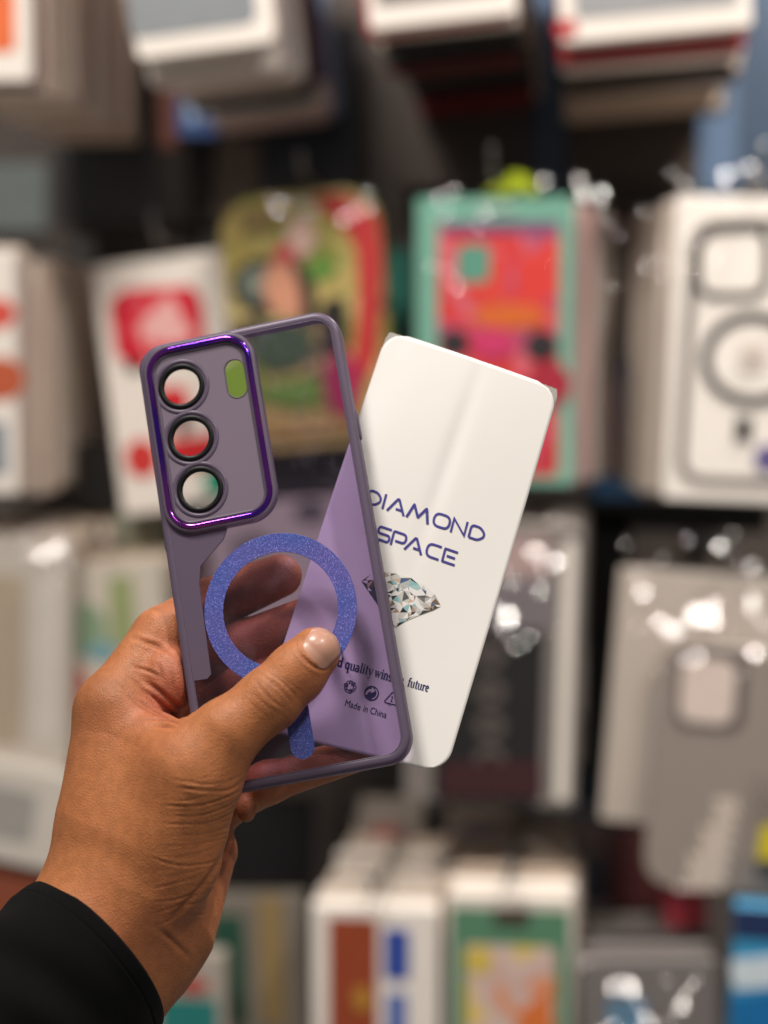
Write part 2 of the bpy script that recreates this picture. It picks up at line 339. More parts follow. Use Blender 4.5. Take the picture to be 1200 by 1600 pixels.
Pack('phone_case_pack', 'black pack hanging behind the clear panel of the purple case', 'package', (395, 668, 640, 782), 1.44, .03, (34, 32, 36))
p = Pack('phone_case_pack', 'pale grey pack seen through the clear panel above the ring', 'package', (330, 782, 560, 1060), 1.41, .02, (168, 158, 152), roll=4); p.ell('printed_spot', 486, 800, 26, 18, S_(70, 64, 66)); p.poly('printed_shape', [(352, 850), (400, 830), (430, 850), (380, 880)], S_(96, 90, 90), .004)
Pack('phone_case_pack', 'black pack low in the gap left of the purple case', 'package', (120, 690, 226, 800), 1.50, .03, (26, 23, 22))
p = Pack('phone_case_box', 'mint green window box with red and pink artwork', 'package', (650, 308, 894, 758), 1.35, .018, GREEN)
art = art_mat('pink_red_print', [(196, 92, 120), (226, 110, 124), (222, 70, 72), (226, 64, 60), (204, 90, 120), (150, 78, 124)], 17, 6.0)
p.rect('printed_panel', 684, 346, 874, 742, art, .004); p.poly('printed_shape', [(800, 420), (872, 366), (872, 460), (820, 476)], S_(232, 66, 58), .006)
p.rect('printed_band', 690, 346, 872, 366, S_(120, 80, 120), .002)
p.poly('printed_shape', [(764, 400), (794, 396), (792, 470), (740, 480), (722, 452)], S_(228, 70, 60), .006)
p.rect('printed_square', 714, 382, 766, 442, S_(96, 158, 138), .006); p.ell('printed_spot', 796, 494, 58, 20, S_(226, 110, 46)); p.ell('printed_spot', 710, 536, 24, 22, S_(54, 44, 48)); p.ell('printed_spot', 846, 540, 26, 24, S_(50, 44, 48))
p.ell('printed_spot', 772, 536, 36, 24, S_(214, 60, 110)); p.ell('printed_spot', 858, 600, 34, 34, S_(176, 44, 64)); p.rect('printed_mark', 742, 318, 806, 330, S_(176, 206, 190), .003)
p.poly('printed_shape', [(846, 690), (866, 680), (862, 726), (844, 730)], S_(206, 52, 56), .004)
p.stack(6, 'the mint green window box', 'package', 'boxes behind the mint green box', [(232, 222, 214), (214, 170, 166), (226, 214, 206), (190, 176, 166)], .03, dx=.0062, jit=.002)
p.film([(710, 302, .004, 0), (851, 287, .005, 0), (905, 285, .005, 0), (914, 309, .007, 0), (940, 306, .0045, 1), (701, 425, .003, 0)], seed=5)
lm = S_(178, 196, 40, rough=.3); p.poly('hanger', [(756, 300), (790, 284), (800, 268), (828, 276), (842, 304), (826, 306), (812, 290), (800, 306)], lm, .004)
peg(772, 275, 1.35, 'chrome hook of the mint green boxes')
p = Pack('phone_case_box', 'white box with a grey outline drawing of a phone case and ring', 'package', (1046, 308, 1330, 786), 1.34, .02, (242, 234, 226), roll=-2)
gy = S_(112, 104, 98); dk = S_(44, 38, 34); 
def stroke_loop(P, pts, wpx, mat, name='printed_line', rr=None, closed=True):
    L = [P.loc(*q) for q in pts]
    if rr: L = rounded(L, rr, 6, closed)
    V, Fc = ribbon(L, wpx * 1.34 / F, closed); P.lay += 1; y = -.0003 - P.lay * .00025
    n = len(V); V3 = [(x, y, z) for x, z in V] + [(x, -.0001, z) for x, z in V]
    bm_f = [f for f in Fc] + [tuple(i + n for i in f[::-1]) for f in Fc]
    h = n // 2
    for i in range(h if closed else h - 1):
        j = (i + 1) % h; bm_f += [(i, j, j + n, i + n), (h + j, h + i, h + i + n, h + j + n)]
    return link(name, mesh(name, V3, bm_f), mat, P.root)
stroke_loop(p, [(1086, 352), (1300, 346), (1290, 760), (1062, 750)], 15, gy, rr=.018)
stroke_loop(p, [(1092, 360), (1202, 354), (1200, 462), (1088, 464)], 13, dk, rr=.016)
p.ell('printed_ring', 1176, 561, 82, 75, dk, ring=.0078); stroke_loop(p, [(1163, 652), (1161, 690)], 24, S_(34, 28, 24), closed=False); p.ell('printed_spot', 1200, 716, 22, 22, S_(98, 88, 140))
for k in range(3): p.rect('printed_mark', 1156, 540 + 14 * k, 1198, 546 + 14 * k, S_(206, 192, 182), .001)
p.stack(6, 'the box with the outline drawing', 'package', 'boxes behind the outline-drawing box', [(196, 182, 170), (226, 212, 200), (170, 158, 146)], .03, dx=-.0052, jit=.002)
p.film([(1070, 290, .0035, 0), (1132, 278, .008, 0), (1168, 264, .006, 0), (1036, 408, .003, 0)], seed=8)
peg(1188, 275, 1.34, 'chrome hook of the outline-drawing boxes')
# ---- third row
p = Pack('phone_case_pack', 'pale grey bagged pack at the left edge, third row', 'package', (-90, 836, 108, 1196), 1.36, .02, (196, 186, 176), roll=-2)
p.rect('printed_panel', -60, 900, 40, 1160, S_(176, 160, 140), .004); p.rect('printed_panel', 52, 900, 96, 1160, S_(208, 200, 192), .003)
p.stack(5, 'the pale grey bagged pack', 'package', 'packs behind the pale bagged pack', [BE2, (150, 140, 130), BE], .035)
p.film([(98, 856, .0065, 0), (74, 866, .004, 1)], seed=11); peg(8, 806, 1.36, 'chrome hook of the pale bagged packs')
p = Pack('phone_case_pack', 'beige pack with coral and green prints left of the hand', 'package', (66, 880, 262, 1196), 1.39, .02, (204, 194, 180), roll=3)
p.poly('printed_shape', [(60, 1040), (104, 1022), (142, 1060), (118, 1124), (82, 1100)], S_(206, 104, 92), .006); p.ell('printed_spot', 134, 984, 34, 42, S_(136, 158, 128)); p.ell('printed_spot', 160, 1018, 26, 16, S_(120, 160, 168))
p.rect('printed_panel', 176, 900, 206, 1010, S_(150, 160, 110), .004); p.ell('printed_spot', 88, 1160, 28, 26, S_(176, 168, 90))
p.stack(6, 'the pack with coral and green prints', 'package', 'packs behind the coral and green pack', [BE, BE2, (176, 160, 140)], .032)
peg(166, 850, 1.39, 'chrome hook of the coral and green column')
Pack('phone_case_pack', 'black pack at the left edge beside the coral print', 'package', (20, 1110, 72, 1180), 1.40, .02, (52, 52, 58), roll=-6)
p = Pack('phone_case_pack', 'white pack above the black sleeve at the left edge', 'package', (-80, 1200, 150, 1352), 1.34, .02, (206, 198, 188), roll=-10); p.rect('printed_panel', -40, 1240, 60, 1300, S_(160, 156, 150), .004)
p = Pack('phone_case_pack', 'cream pack with pink and teal prints at the left edge below the bagged pack', 'package', (-60, 1000, 62, 1230), 1.45, .015, (206, 196, 184), roll=5)
p.ell('printed_spot', 10, 1060, 30, 24, S_(196, 140, 132)); p.rect('printed_panel', -20, 1110, 44, 1160, S_(120, 160, 156), .004); p.ell('printed_spot', 30, 1190, 24, 18, S_(196, 190, 120))
p.stack(4, 'the cream pack with pink and teal prints', 'package', 'packs behind the cream pink and teal pack', [WH, BE, (190, 182, 170)], .02, jit=.006)
Pack('phone_case_pack', 'rust red pack above the black sleeve', 'package', (-40, 1346, 66, 1470), 1.35, .02, (140, 74, 52), roll=-4)
p = Pack('clear_case_box', 'clear box holding a black case, right of the white card', 'package', (636, 818, 906, 1256), 1.33, .012, (128, 120, 116), roll=-1.5, r=.006)
p.rect('white_edge', 866, 846, 902, 1250, S_(222, 214, 204), .003); p.rect('black_case', 676, 984, 852, 1250, S_(30, 28, 30, rough=.5), .008)
for k, vv in enumerate((1022, 1080, 1134, 1186)): p.ell('camera_hole', 766, vv, 24, 22, S_(92, 84, 80), ring=.006)
p.rect('printed_panel', 690, 905, 864, 976, S_(120, 112, 116), .004); p.rect('printed_panel', 700, 840, 860, 896, S_(176, 152, 148), .004); p.poly('printed_shape', [(690, 1190), (846, 1186), (846, 1244), (690, 1244)], S_(62, 30, 34), .004)
p.stack(5, 'the clear box with the black case', 'package', 'clear boxes behind the black case', [(180, 170, 162), (150, 142, 138), (200, 190, 180)], .035, jit=.003)
p.film([(838, 860, .0085, 0), (870, 876, .005, 1), (795, 960, .007, 1), (830, 990, .0035, 0)], seed=15); peg(772, 800, 1.33, 'chrome hook of the clear boxes')
p = Pack('bagged_case', 'grey dotted phone case in a clear bag at the right edge', 'phone case', (1016, 1012, 1320, 1396), 1.32, .010, (152, 140, 132), roll=-3, r=.02, tab=False)
p.rect('camera_frame', 1050, 1018, 1170, 1138, S_(96, 88, 86), .012); p.rect('camera_opening', 1060, 1032, 1152, 1126, S_(222, 204, 194), .010)
for r_ in range(13):
    for c_ in range(3 + r_ // 4):
        uu = 1146 - c_ * 12 - r_ * 2.2 + (6 if r_ % 2 else 0); vv = 1252 + r_ * 10.5
        p.ell('raised_dot', uu, vv, 5.2, 5.2, S_(226, 212, 200))
for r_ in range(12):
    for c_ in range(4): p.ell('drilled_dot', 1172 + c_ * 14 + (7 if r_ % 2 else 0), 1214 + r_ * 12, 3, 3, S_(70, 64, 60))
p.poly('yellow_sticker', [(1186, 1276), (1290, 1270), (1290, 1326), (1178, 1330)], S_(214, 196, 20), .003); p.rect('grey_sticker', 1178, 1336, 1290, 1360, S_(70, 72, 76), .003)
pb = Pack('bag_card', 'pale card at the back of the clear bag with the grey case', 'card', (952, 900, 1330, 1300), 1.345, .003, (190, 178, 168), roll=-4, tab=True)
pb.film([(1000, 918, .006, 0), (1085, 952, .013, 0), (1050, 976, .008, 0), (1170, 936, .007, 0), (1112, 960, .005, 1), (1086, 1014, .006, 0), (1028, 962, .004, 1), (1172, 1010, .005, 1), (1120, 846, .004, 1)], seed=21, depth=.03, amp=.004)
peg(1140, 870, 1.33, 'chrome hook of the bagged grey case')
for q, lab, c in (((905, 800, 985, 1215), 'tall black pack in the gap beside the clear box', (14, 13, 14)), ((640, 780, 1200, 830), 'long black gap rail below the middle row', (28, 25, 24)), ((590, 1180, 720, 1300), 'black pack below the white card', (22, 20, 20)), ((360, 1250, 486, 1420), 'black pack behind the wrist', (26, 25, 27))):
    Pack('gap_infill' if 'rail' in lab else 'phone_case_pack', lab, 'rail' if 'rail' in lab else 'package', q, 1.52, .02, c, tab='rail' not in lab)  # the long black piece only fills the dark gap below the middle row
cr = random.Random(12)
for q, lab, c in (((96, 806, 176, 900), 'small tan pack above the coral print pack', (150, 132, 112)), ((180, 800, 256, 960), 'thin grey green pack left of the case below the camera block', (150, 156, 140)), ((-30, 1150, 70, 1240), 'grey pack below the black pack at the left edge', (150, 144, 138)),
                  ((120, 1180, 250, 1330), 'taupe pack behind the wrist at left', (170, 158, 144)), ((560, 1250, 660, 1420), 'pale grey pack behind the white packs below the case', (140, 130, 122)), ((820, 1260, 930, 1420), 'pale blue pack above the green framed box', (128, 136, 146)),
                  ((890, 1290, 1000, 1500), 'grey pack between the green framed box and the dotted case', (134, 120, 116)), ((700, 1258, 800, 1400), 'beige pack right above the green framed box', (176, 162, 150)), ((955, 380, 1040, 560), 'taupe pack between the mint box and the outline-drawing box', (110, 100, 92)), ((560, 690, 652, 800), 'dark grey pack behind the left edge of the white card', (58, 54, 54))):
    pk = Pack('phone_case_pack', lab, 'package', q, cr.uniform(1.46, 1.56), .02, c, roll=cr.uniform(-4, 4))
    u0, v0, u1, v1 = q; pk.rect('printed_panel', u0 + (u1 - u0) * .2, v0 + (v1 - v0) * .25, u0 + (u1 - u0) * .7, v0 + (v1 - v0) * .8, S_(*[min(255, int(x * cr.uniform(.6, 1.25))) for x in c]), .003)
# ---- bottom row
p = Pack('phone_case_pack', 'white pack with brick red and blue panels, bottom row', 'package', (488, 1418, 684, 1860), 1.30, .0149, WH)
p.rect('printed_panel', 514, 1436, 590, 1700, S_(150, 66, 38), .003); p.rect('printed_panel', 600, 1452, 640, 1530, S_(50, 76, 160), .003); p.rect('printed_panel', 604, 1552, 636, 1700, S_(90, 112, 176), .003); p.ell('printed_spot', 566, 1560, 14, 20, S_(180, 130, 50))
p.stack(19, 'the brick red and blue pack', 'package', 'packs behind the brick red and blue pack', [WH, BE, (230, 220, 210), BE2], .0155, jit=.004)
peg(586, 1390, 1.30, 'chrome hook of the brick red and blue column')
p = Pack('phone_case_box', 'green framed white box with an orange picture, bottom row', 'package', (698, 1400, 892, 1860), 1.30, .0149, (222, 212, 202))
p.rect('printed_frame', 704, 1424, 890, 1860, S_(88, 134, 104), .004); p.rect('printed_panel', 726, 1480, 868, 1840, art_mat('peach_print', [(226, 196, 110), (216, 190, 180), (210, 178, 168), (226, 150, 110)], 12, 9.0), .004)
p.poly('printed_shape', [(812, 1580), (862, 1540), (862, 1660), (800, 1660)], S_(222, 120, 60), .004); p.ell('printed_spot', 748, 1500, 22, 22, S_(216, 190, 90)); p.rect('hang_slot', 772, 1420, 828, 1444, S_(70, 58, 48), .004)
p.stack(19, 'the green framed box', 'package', 'boxes behind the green framed box', [WH, BE, (210, 196, 184), BE2], .0155, jit=.005)
peg(798, 1372, 1.30, 'chrome hook of the green framed boxes')
p = Pack('bagged_case', 'grey item in a crinkled clear bag at the bottom edge', 'package', (912, 1500, 1126, 1850), 1.30, .012, (120, 114, 112), roll=3)
p.rect('printed_panel', 950, 1560, 1010, 1640, S_(96, 132, 160), .004); p.film([(958, 1530, .006, 0), (984, 1532, .008, 0), (1010, 1586, .007, 0), (1060, 1560, .003, 1)], seed=31, depth=.012, amp=.005)
p.stack(4, 'the crinkled bag at the bottom edge', 'package', 'bagged items at the bottom edge', [(150, 142, 138), (110, 104, 104), (176, 168, 162)], .04, jit=.006)
p = Pack('phone_case_pack', 'blue and white pack in the lower right corner', 'package', (1138, 1420, 1330, 1860), 1.29, .02, (60, 150, 196), roll=-2)
p.rect('printed_panel', 1146, 1428, 1300, 1466, S_(30, 46, 86), .003); p.poly('printed_shape', [(1140, 1500), (1220, 1492), (1220, 1540), (1146, 1546)], S_(210, 222, 230), .004); p.poly('printed_shape', [(1140, 1560), (1220, 1548), (1220, 1610), (1146, 1620)], S_(20, 110, 170), .004)
Pack('phone_case_pack', 'pink red pack above the crinkled bag in the bottom row', 'package', (1040, 1392, 1106, 1490), 1.40, .02, (196, 70, 84), roll=5)
Pack('phone_case_pack', 'dull red pack below the grey dotted case', 'package', (952, 1300, 1046, 1420), 1.45, .02, (120, 66, 66))
p = Pack('phone_case_pack', 'grey and green pack showing right of the wrist', 'package', (330, 1400, 480, 1800), 1.38, .02, (126, 118, 108), roll=2); p.rect('printed_panel', 336, 1430, 380, 1600, S_(40, 80, 64), .003); p.rect('printed_panel', 410, 1400, 440, 1600, S_(150, 126, 84), .003)
p = Pack('phone_case_pack', 'teal pack with a red spot right of the black sleeve', 'package', (236, 1490, 350, 1800), 1.33, .02, (170, 160, 150)); p.rect('printed_panel', 250, 1562, 340, 1660, S_(36, 120, 116), .004); p.ell('printed_spot', 300, 1540, 26, 14, S_(170, 76, 66))

# ------------------------------------------------------------------ the purple phone case
def rodrigues(wv):
    v = Vector(wv); return Matrix.Rotation(v.length, 3, v.normalized())
RC = rodrigues((-0.2103209, -0.1134735, 0.1846469)); TC = Vector((-0.0398948, -0.0123626, -0.6288336))
M_CASE = Matrix.Translation(CAM) @ (MC @ RC).to_4x4(); M_CASE.translation = CAM + MC @ TC
case = empty('phone_case', M_CASE)
tag(case, 'translucent purple phone case with blue glitter ring and chrome camera trim, held in the hand', 'phone case')
mm = 0.001; HW, HH, CR = 37.4 * mm, 82.0 * mm, 9.5 * mm; DEPTH = 9.0 * mm

# frosted plastic
def make_frost(name, bc, tcol):
    m, nt, out = new_mat(name)
    b = nd(nt, 'ShaderNodeBsdfPrincipled', Roughness=0.34); b.inputs['Base Color'].default_value = (*bc, 1)
    n = nd(nt, 'ShaderNodeTexNoise', Scale=5200.0, Detail=1.0); bp = nd(nt, 'ShaderNodeBump', Strength=0.06, Distance=0.0002)
    tc = nd(nt, 'ShaderNodeTexCoord'); nt.links.new(tc.outputs['Object'], n.inputs['Vector']); nt.links.new(n.outputs['Fac'], bp.inputs['Height']); nt.links.new(bp.outputs[0], b.inputs['Normal'])
    tl = nd(nt, 'ShaderNodeBsdfTranslucent', Color=(*tcol, 1)); ms = nd(nt, 'ShaderNodeMixShader', Fac=0.35)
    t2 = nd(nt, 'ShaderNodeBsdfTransparent', Color=(0.45, 0.36, 0.58, 1)); ms2 = nd(nt, 'ShaderNodeMixShader', Fac=0.16)
    nt.links.new(b.outputs[0], ms.inputs[1]); nt.links.new(tl.outputs[0], ms.inputs[2]); nt.links.new(ms.outputs[0], ms2.inputs[1]); nt.links.new(t2.outputs[0], ms2.inputs[2]); nt.links.new(ms2.outputs[0], out.inputs[0]); return m
frost = make_frost('frosted_purple', (.182, .142, .205), (.25, .19, .30)); frost_pale = make_frost('frosted_pale', (.295, .24, .305), (.38, .31, .41))
# clear tinted panel (two faces, each tinted)
clear, nt, out = new_mat('clear_purple')
tr = nd(nt, 'ShaderNodeBsdfTransparent', Color=(0.82, 0.752, 0.885, 1)); gl = nd(nt, 'ShaderNodeBsdfGlossy', Roughness=0.04); mx = nd(nt, 'ShaderNodeMixShader')
nt.links.new(outer_fresnel(nt, 1.49), mx.inputs[0]); nt.links.new(tr.outputs[0], mx.inputs[1]); nt.links.new(gl.outputs[0], mx.inputs[2])
tc = nd(nt, 'ShaderNodeTexCoord'); sm = nd(nt, 'ShaderNodeTexNoise', Scale=75.0, Detail=6.0, Distortion=.8); rg = nd(nt, 'ShaderNodeMapRange'); rg.inputs['From Min'].default_value = .48; rg.inputs['From Max'].default_value = .75; rg.inputs['To Min'].default_value = .004; rg.inputs['To Max'].default_value = .022
hz = nd(nt, 'ShaderNodeBsdfPrincipled', Roughness=.35); hz.inputs['Base Color'].default_value = (.75, .70, .82, 1); mh = nd(nt, 'ShaderNodeMixShader')
nt.links.new(tc.outputs['Object'], sm.inputs['Vector']); nt.links.new(sm.outputs['Fac'], rg.inputs['Value']); nt.links.new(rg.outputs[0], mh.inputs[0]); nt.links.new(mx.outputs[0], mh.inputs[1]); nt.links.new(hz.outputs[0], mh.inputs[2]); nt.links.new(mh.outputs[0], out.inputs[0])
glass, nt, out = new_mat('clear_lens')
tr = nd(nt, 'ShaderNodeBsdfTransparent', Color=(0.97, 0.97, 0.97, 1)); gl = nd(nt, 'ShaderNodeBsdfGlossy', Roughness=0.02); mx = nd(nt, 'ShaderNodeMixShader')
nt.links.new(outer_fresnel(nt, 1.4), mx.inputs[0]); nt.links.new(tr.outputs[0], mx.inputs[1]); nt.links.new(gl.outputs[0], mx.inputs[2]); nt.links.new(mx.outputs[0], out.inputs[0])
chrome, nt, out = new_mat('purple_chrome')
b = nd(nt, 'ShaderNodeBsdfPrincipled', Roughness=0.10, Metallic=1.0); tc = nd(nt, 'ShaderNodeTexCoord'); n = nd(nt, 'ShaderNodeTexNoise', Scale=30.0, Detail=1.0)
r = nd(nt, 'ShaderNodeValToRGB'); r.color_ramp.elements[0].position = .38; r.color_ramp.elements[0].color = (.115, .038, .55, 1); r.color_ramp.elements[1].position = .62; r.color_ramp.elements[1].color = (.36, .075, .52, 1)
nt.links.new(tc.outputs['Object'], n.inputs['Vector']); nt.links.new(n.outputs['Fac'], r.inputs[0]); nt.links.new(r.outputs[0], b.inputs['Base Color']); nt.links.new(b.outputs[0], out.inputs[0])
b.inputs['Thin Film Thickness'].default_value = 0
glit, nt, out = new_mat('blue_glitter')
b = nd(nt, 'ShaderNodeBsdfPrincipled', Roughness=0.35, Metallic=0.25); tc = nd(nt, 'ShaderNodeTexCoord'); n = nd(nt, 'ShaderNodeTexVoronoi', Scale=5200.0)
r = nd(nt, 'ShaderNodeValToRGB'); e = r.color_ramp.elements; e[0].color = (.050, .066, .27, 1); e[1].color = (.40, .45, .95, 1); e[1].position = 1.0; q = e.new(.6); q.color = (.075, .092, .33, 1); q = e.new(.9); q.color = (.115, .135, .42, 1)
sx = nd(nt, 'ShaderNodeSeparateColor'); nt.links.new(tc.outputs['Object'], n.inputs['Vector']); nt.links.new(n.outputs['Color'], sx.inputs[0]); nt.links.new(sx.outputs[0], r.inputs[0]); hn = nd(nt, 'ShaderNodeTexNoise', Scale=38.0, Detail=1.0); nt.links.new(tc.outputs['Object'], hn.inputs['Vector']); hm = nd(nt, 'ShaderNodeMix', data_type='RGBA', blend_type='MULTIPLY'); hr_ = nd(nt, 'ShaderNodeValToRGB'); hr_.color_ramp.elements[0].position = .35; hr_.color_ramp.elements[0].color = (.8, 1.0, 1.12, 1); hr_.color_ramp.elements[1].position = .65; hr_.color_ramp.elements[1].color = (1.45, 1.0, 1.05, 1); hm.inputs[0].default_value = 1.0; nt.links.new(hn.outputs['Fac'], hr_.inputs[0]); nt.links.new(r.outputs[0], hm.inputs[6]); nt.links.new(hr_.outputs[0], hm.inputs[7]); nt.links.new(hm.outputs[2], b.inputs['Base Color'])
bp = nd(nt, 'ShaderNodeBump', Strength=0.35, Distance=0.0002); nt.links.new(sx.outputs[1], bp.inputs['Height']); nt.links.new(bp.outputs[0], b.inputs['Normal']); nt.links.new(b.outputs[0], out.inputs[0])
black_gloss = plain((.005, .005, .006), rough=.42, var=.1, spec=.2)

def off(loop_r, d, z):                        # rounded outline pushed in by d
    return [(x, y, z) for x, y in rrect(-HW + d, HW - d, -HH + d, HH - d, CR - d, 14)]
# bumper: the soft frame, swept profile (outside round, open at the front side of the phone)
prof = [(3.1, -.75), (3.1, .05), (2.8, .20), (2.1, .25), (1.3, .12), (.55, -.3), (.15, -1.1), (0, -2.6), (0, -6.6), (.25, -8.2), (.9, -9.0), (1.6, -9.0), (2.0, -8.4), (2.1, -6.5), (2.2, -2.2), (2.5, -.9), (3.1, -.75)]
link('bumper_frame', loops_mesh('bumper_frame', [off(CR, d * mm, z * mm) for d, z in prof]), frost, case)
# back: frosted strip on the left + clear window
left_strip = [(-14.2, 11.6), (-26, 11.6), (-30.8, 14.5), (-34.4, 20), (-34.4, -41.4), (-29.2, -41.6), (-27.6, -40.2), (-27.0, -8.0), (-25.6, -1.8), (-16.0, 6.2), (-14.2, 9.5)]
link('frosted_strip', plate('frosted_strip', [[(x * mm, y * mm) for x, y in left_strip]], -.75 * mm, .12 * mm, .12 * mm), frost, case)
win = [(x * mm, y * mm) for x, y in (rounded([(4.1, 78.9), (34.3, 78.9), (34.3, -78.9), (-34.3, -78.9), (-34.3, 11.7)], 5.5, 5) + [(-4.9, 11.7), (1.5, 14.3), (4.1, 20.7)])]
cp = link('clear_panel', plate('clear_panel', [win], -.62 * mm, -.12 * mm), clear, case)
# camera block
B0 = (-35.4, 5.6, 10.2, 80.6)
def rr3(x0, x1, y0, y1, r, z, n=12): return [(x * mm, y * mm, z * mm) for x, y in rrect(x0, x1, y0, y1, r, n)]
def bl(ins, z): return rr3(B0[0] + ins, B0[1] - ins, B0[2] + ins, B0[3] - ins, 10.5 - ins, z)
link('camera_rim', loops_mesh('camera_rim', [bl(-.5, -.4), bl(-.4, .5), bl(-.1, 1.3), bl(.5, 1.75), bl(1.2, 1.85), bl(1.5, 1.6), bl(3.0, 1.5), bl(3.2, .6), bl(3.2, -.3)]), frost, case)
tr_l = []
for k in range(12):
    a = 2 * math.pi * k / 12; tr_l.append(rr3(B0[0] + 2.15 + 1.0 * math.cos(a), B0[1] - 2.15 - 1.0 * math.cos(a), B0[2] + 2.15 + 1.0 * math.cos(a), B0[3] - 2.15 - 1.0 * math.cos(a), 8.6 - math.cos(a), 1.65 + 1.0 * math.sin(a)))
tr_l.append(tr_l[0])
link('camera_trim', loops_mesh('camera_trim', tr_l), chrome, case)['label'] = 'shiny purple chrome trim round the camera block'
LENS = [(-22.4, 64.2), (-21.9, 44.6), (-21.4, 25.4)]
slot = [(x * mm, y * mm) for x, y in rrect(-6.0, 1.1, 55.8, 70.2, 3.5, 8)]
slot = [( (x) , y) for x, y in slot]
holes = [[(x * mm, y * mm) for x, y in circle(cx, cy, 7.9, n=56)] for cx, cy in LENS]
pl = link('camera_plate', plate('camera_plate', [[(x * mm, y * mm) for x, y in rrect(B0[0] + 3.3, B0[1] - 3.3, B0[2] + 3.3, B0[3] - 3.3, 7.2, 12)], slot] + holes, -.5 * mm, .7 * mm, .1 * mm), frost_pale, case)
# inner step line of the plate
link('inner_step', loops_mesh('inner_step', [bl(3.25, .65), bl(3.35, 1.15), bl(3.9, 1.2), bl(4.3, 1.0), bl(4.5, .68)]), frost, case)
def lathe(name, pr, cx, cy, n=56):
    return loops_mesh(name, [[((cx + r_ * math.cos(2 * math.pi * i / n)) * mm, (cy + r_ * math.sin(2 * math.pi * i / n)) * mm, z * mm) for i in range(n)] for r_, z in pr])
for cx, cy in LENS:
    link('lens_collar', lathe('lens_collar', [(10.3, .68), (10.1, 1.0), (9.5, 1.12), (8.9, 1.0), (8.7, .68)], cx, cy), frost, case)
    rg = link('lens_ring', lathe('lens_ring', [(6.55, -.3), (6.6, 1.1), (6.8, 1.35), (7.5, 1.5), (8.2, 1.4), (8.45, 1.1), (8.45, .5), (7.85, -.4), (6.55, -.3)], cx, cy), black_gloss, case)
    link('lens_glass', plate('lens_glass', [[(x * mm, y * mm) for x, y in circle(cx, cy, 6.57, n=48)]], .3 * mm, .7 * mm), glass, rg)
link('flash_window', plate('flash_window', [[(x * mm, y * mm) for x, y in rrect(-5.95, 1.05, 55.85, 70.15, 3.45, 8)]], -.1 * mm, .3 * mm), glass, case)
link('slot_rim', loops_mesh('slot_rim', [[(x * mm, y * mm, z * mm) for x, y in rrect(-6.3 + d, 1.4 - d, 55.5 + d, 70.5 - d, 3.8 - d, 8)] for d, z in ((0, .7), (.1, .9), (.35, .9), (.45, .5))]), frost, case)
# glitter ring and bar
link('glitter_ring', plate('glitter_ring', [[(x * mm, y * mm) for x, y in circle(0, -22.4, 27.0, n=96)], [(x * mm, y * mm) for x, y in circle(0, -22.4, 20.3, n=96)]], -.10 * mm, .24 * mm, .06 * mm), glit, case)['label'] = 'blue violet glitter magnet ring'
link('glitter_bar', plate('glitter_bar', [[(x * mm, y * mm) for x, y in rrect(-4.2, 4.2, -75.0, -53.0, 4.15, 10)]], -.10 * mm, .24 * mm, .06 * mm), glit, case)
# side buttons
def button(x, y0, y1):
    me = loops_mesh('side_button', [[((x + s * d) * mm, yy * mm, zz * mm) for yy, zz in rrect(y0 + i, y1 - i, -6.4 + i, -3.2 - i, 1.5 - i, 5)] for d, i, s in ((0, 0, 1 if x > 0 else -1), (.5, 0, 1 if x > 0 else -1), (.75, .3, 1 if x > 0 else -1))], cap1=True)
    link('side_button', me, frost, case)
button(37.3, 33, 44); button(-37.3, 6.5, 11)
# fine groove lines round the clear window (moulded lip)
lip = [[(x, y, z * mm) for x, y in rrect(-HW + d * mm, HW - d * mm, -HH + d * mm, HH - d * mm, (CR - d * mm), 14)] for d, z in ((3.05, .05), (3.15, .2), (3.4, .2), (3.5, -.1))]
link('window_lip', loops_mesh('window_lip', lip), frost, case)

# ------------------------------------------------------------------ the white card behind it
CZ = (0.13480285, 0.20288552, -227.561417)
def cz(u, v): return CZ[0] * u + CZ[1] * v + CZ[2]       # depth of the case's back plane, pixels towards the camera
CARD = [(605, 515), (874, 608.5), (696, 1209), (398, 1139)]
_sc = 0.63 / F / PXM
CORN = [hp(u, v, cz(u, v) * _sc - 9 - 52 - dz) for (u, v), dz in zip(CARD, (6, 2, 2, 4))]
def card_px(s, t):                             # s across, t down
    a = [(1 - s) * CARD[0][i] + s * CARD[1][i] for i in (0, 1)]; b = [(1 - s) * CARD[3][i] + s * CARD[2][i] for i in (0, 1)]
    return [(1 - t) * a[i] + t * b[i] for i in (0, 1)]
def card_pt(s, t, off=0.0):
    a = CORN[0].lerp(CORN[1], s); b = CORN[3].lerp(CORN[2], s); p = a.lerp(b, t)
    nrm = (CORN[1] - CORN[0]).cross(CORN[0] - CORN[3]).normalized()
    if nrm.dot(CAM - p) < 0: nrm = -nrm
    bend = 0.0012 * math.sin(math.pi * s) - 0.0009 * math.exp(-((s - .56 + .05 * t) / .045) ** 2) * math.exp(-((t - .25) / .22) ** 2) + 0.0008 * math.sin(5 * t + 2 * s) - 0.0012 * math.exp(-(s / .12) ** 2) * math.exp(-((t - .15) / .2) ** 2)
    return p + nrm * (bend + off)
def card_st(u, v):
    s = t = .5
    for _ in range(12):
        p = card_px(s, t); e = (u - p[0], v - p[1])
        ds = [(card_px(s + 1e-4, t)[i] - p[i]) / 1e-4 for i in (0, 1)]; dt = [(card_px(s, t + 1e-4)[i] - p[i]) / 1e-4 for i in (0, 1)]
        det = ds[0] * dt[1] - ds[1] * dt[0]; s += (e[0] * dt[1] - e[1] * dt[0]) / det; t += (ds[0] * e[1] - ds[1] * e[0]) / det
    return s, t
CO = CORN[3].copy()
card = empty('card_insert', Matrix.Translation(CO)); tag(card, 'white glossy paper card with blue printed words and a diamond, tucked behind the purple case', 'card')
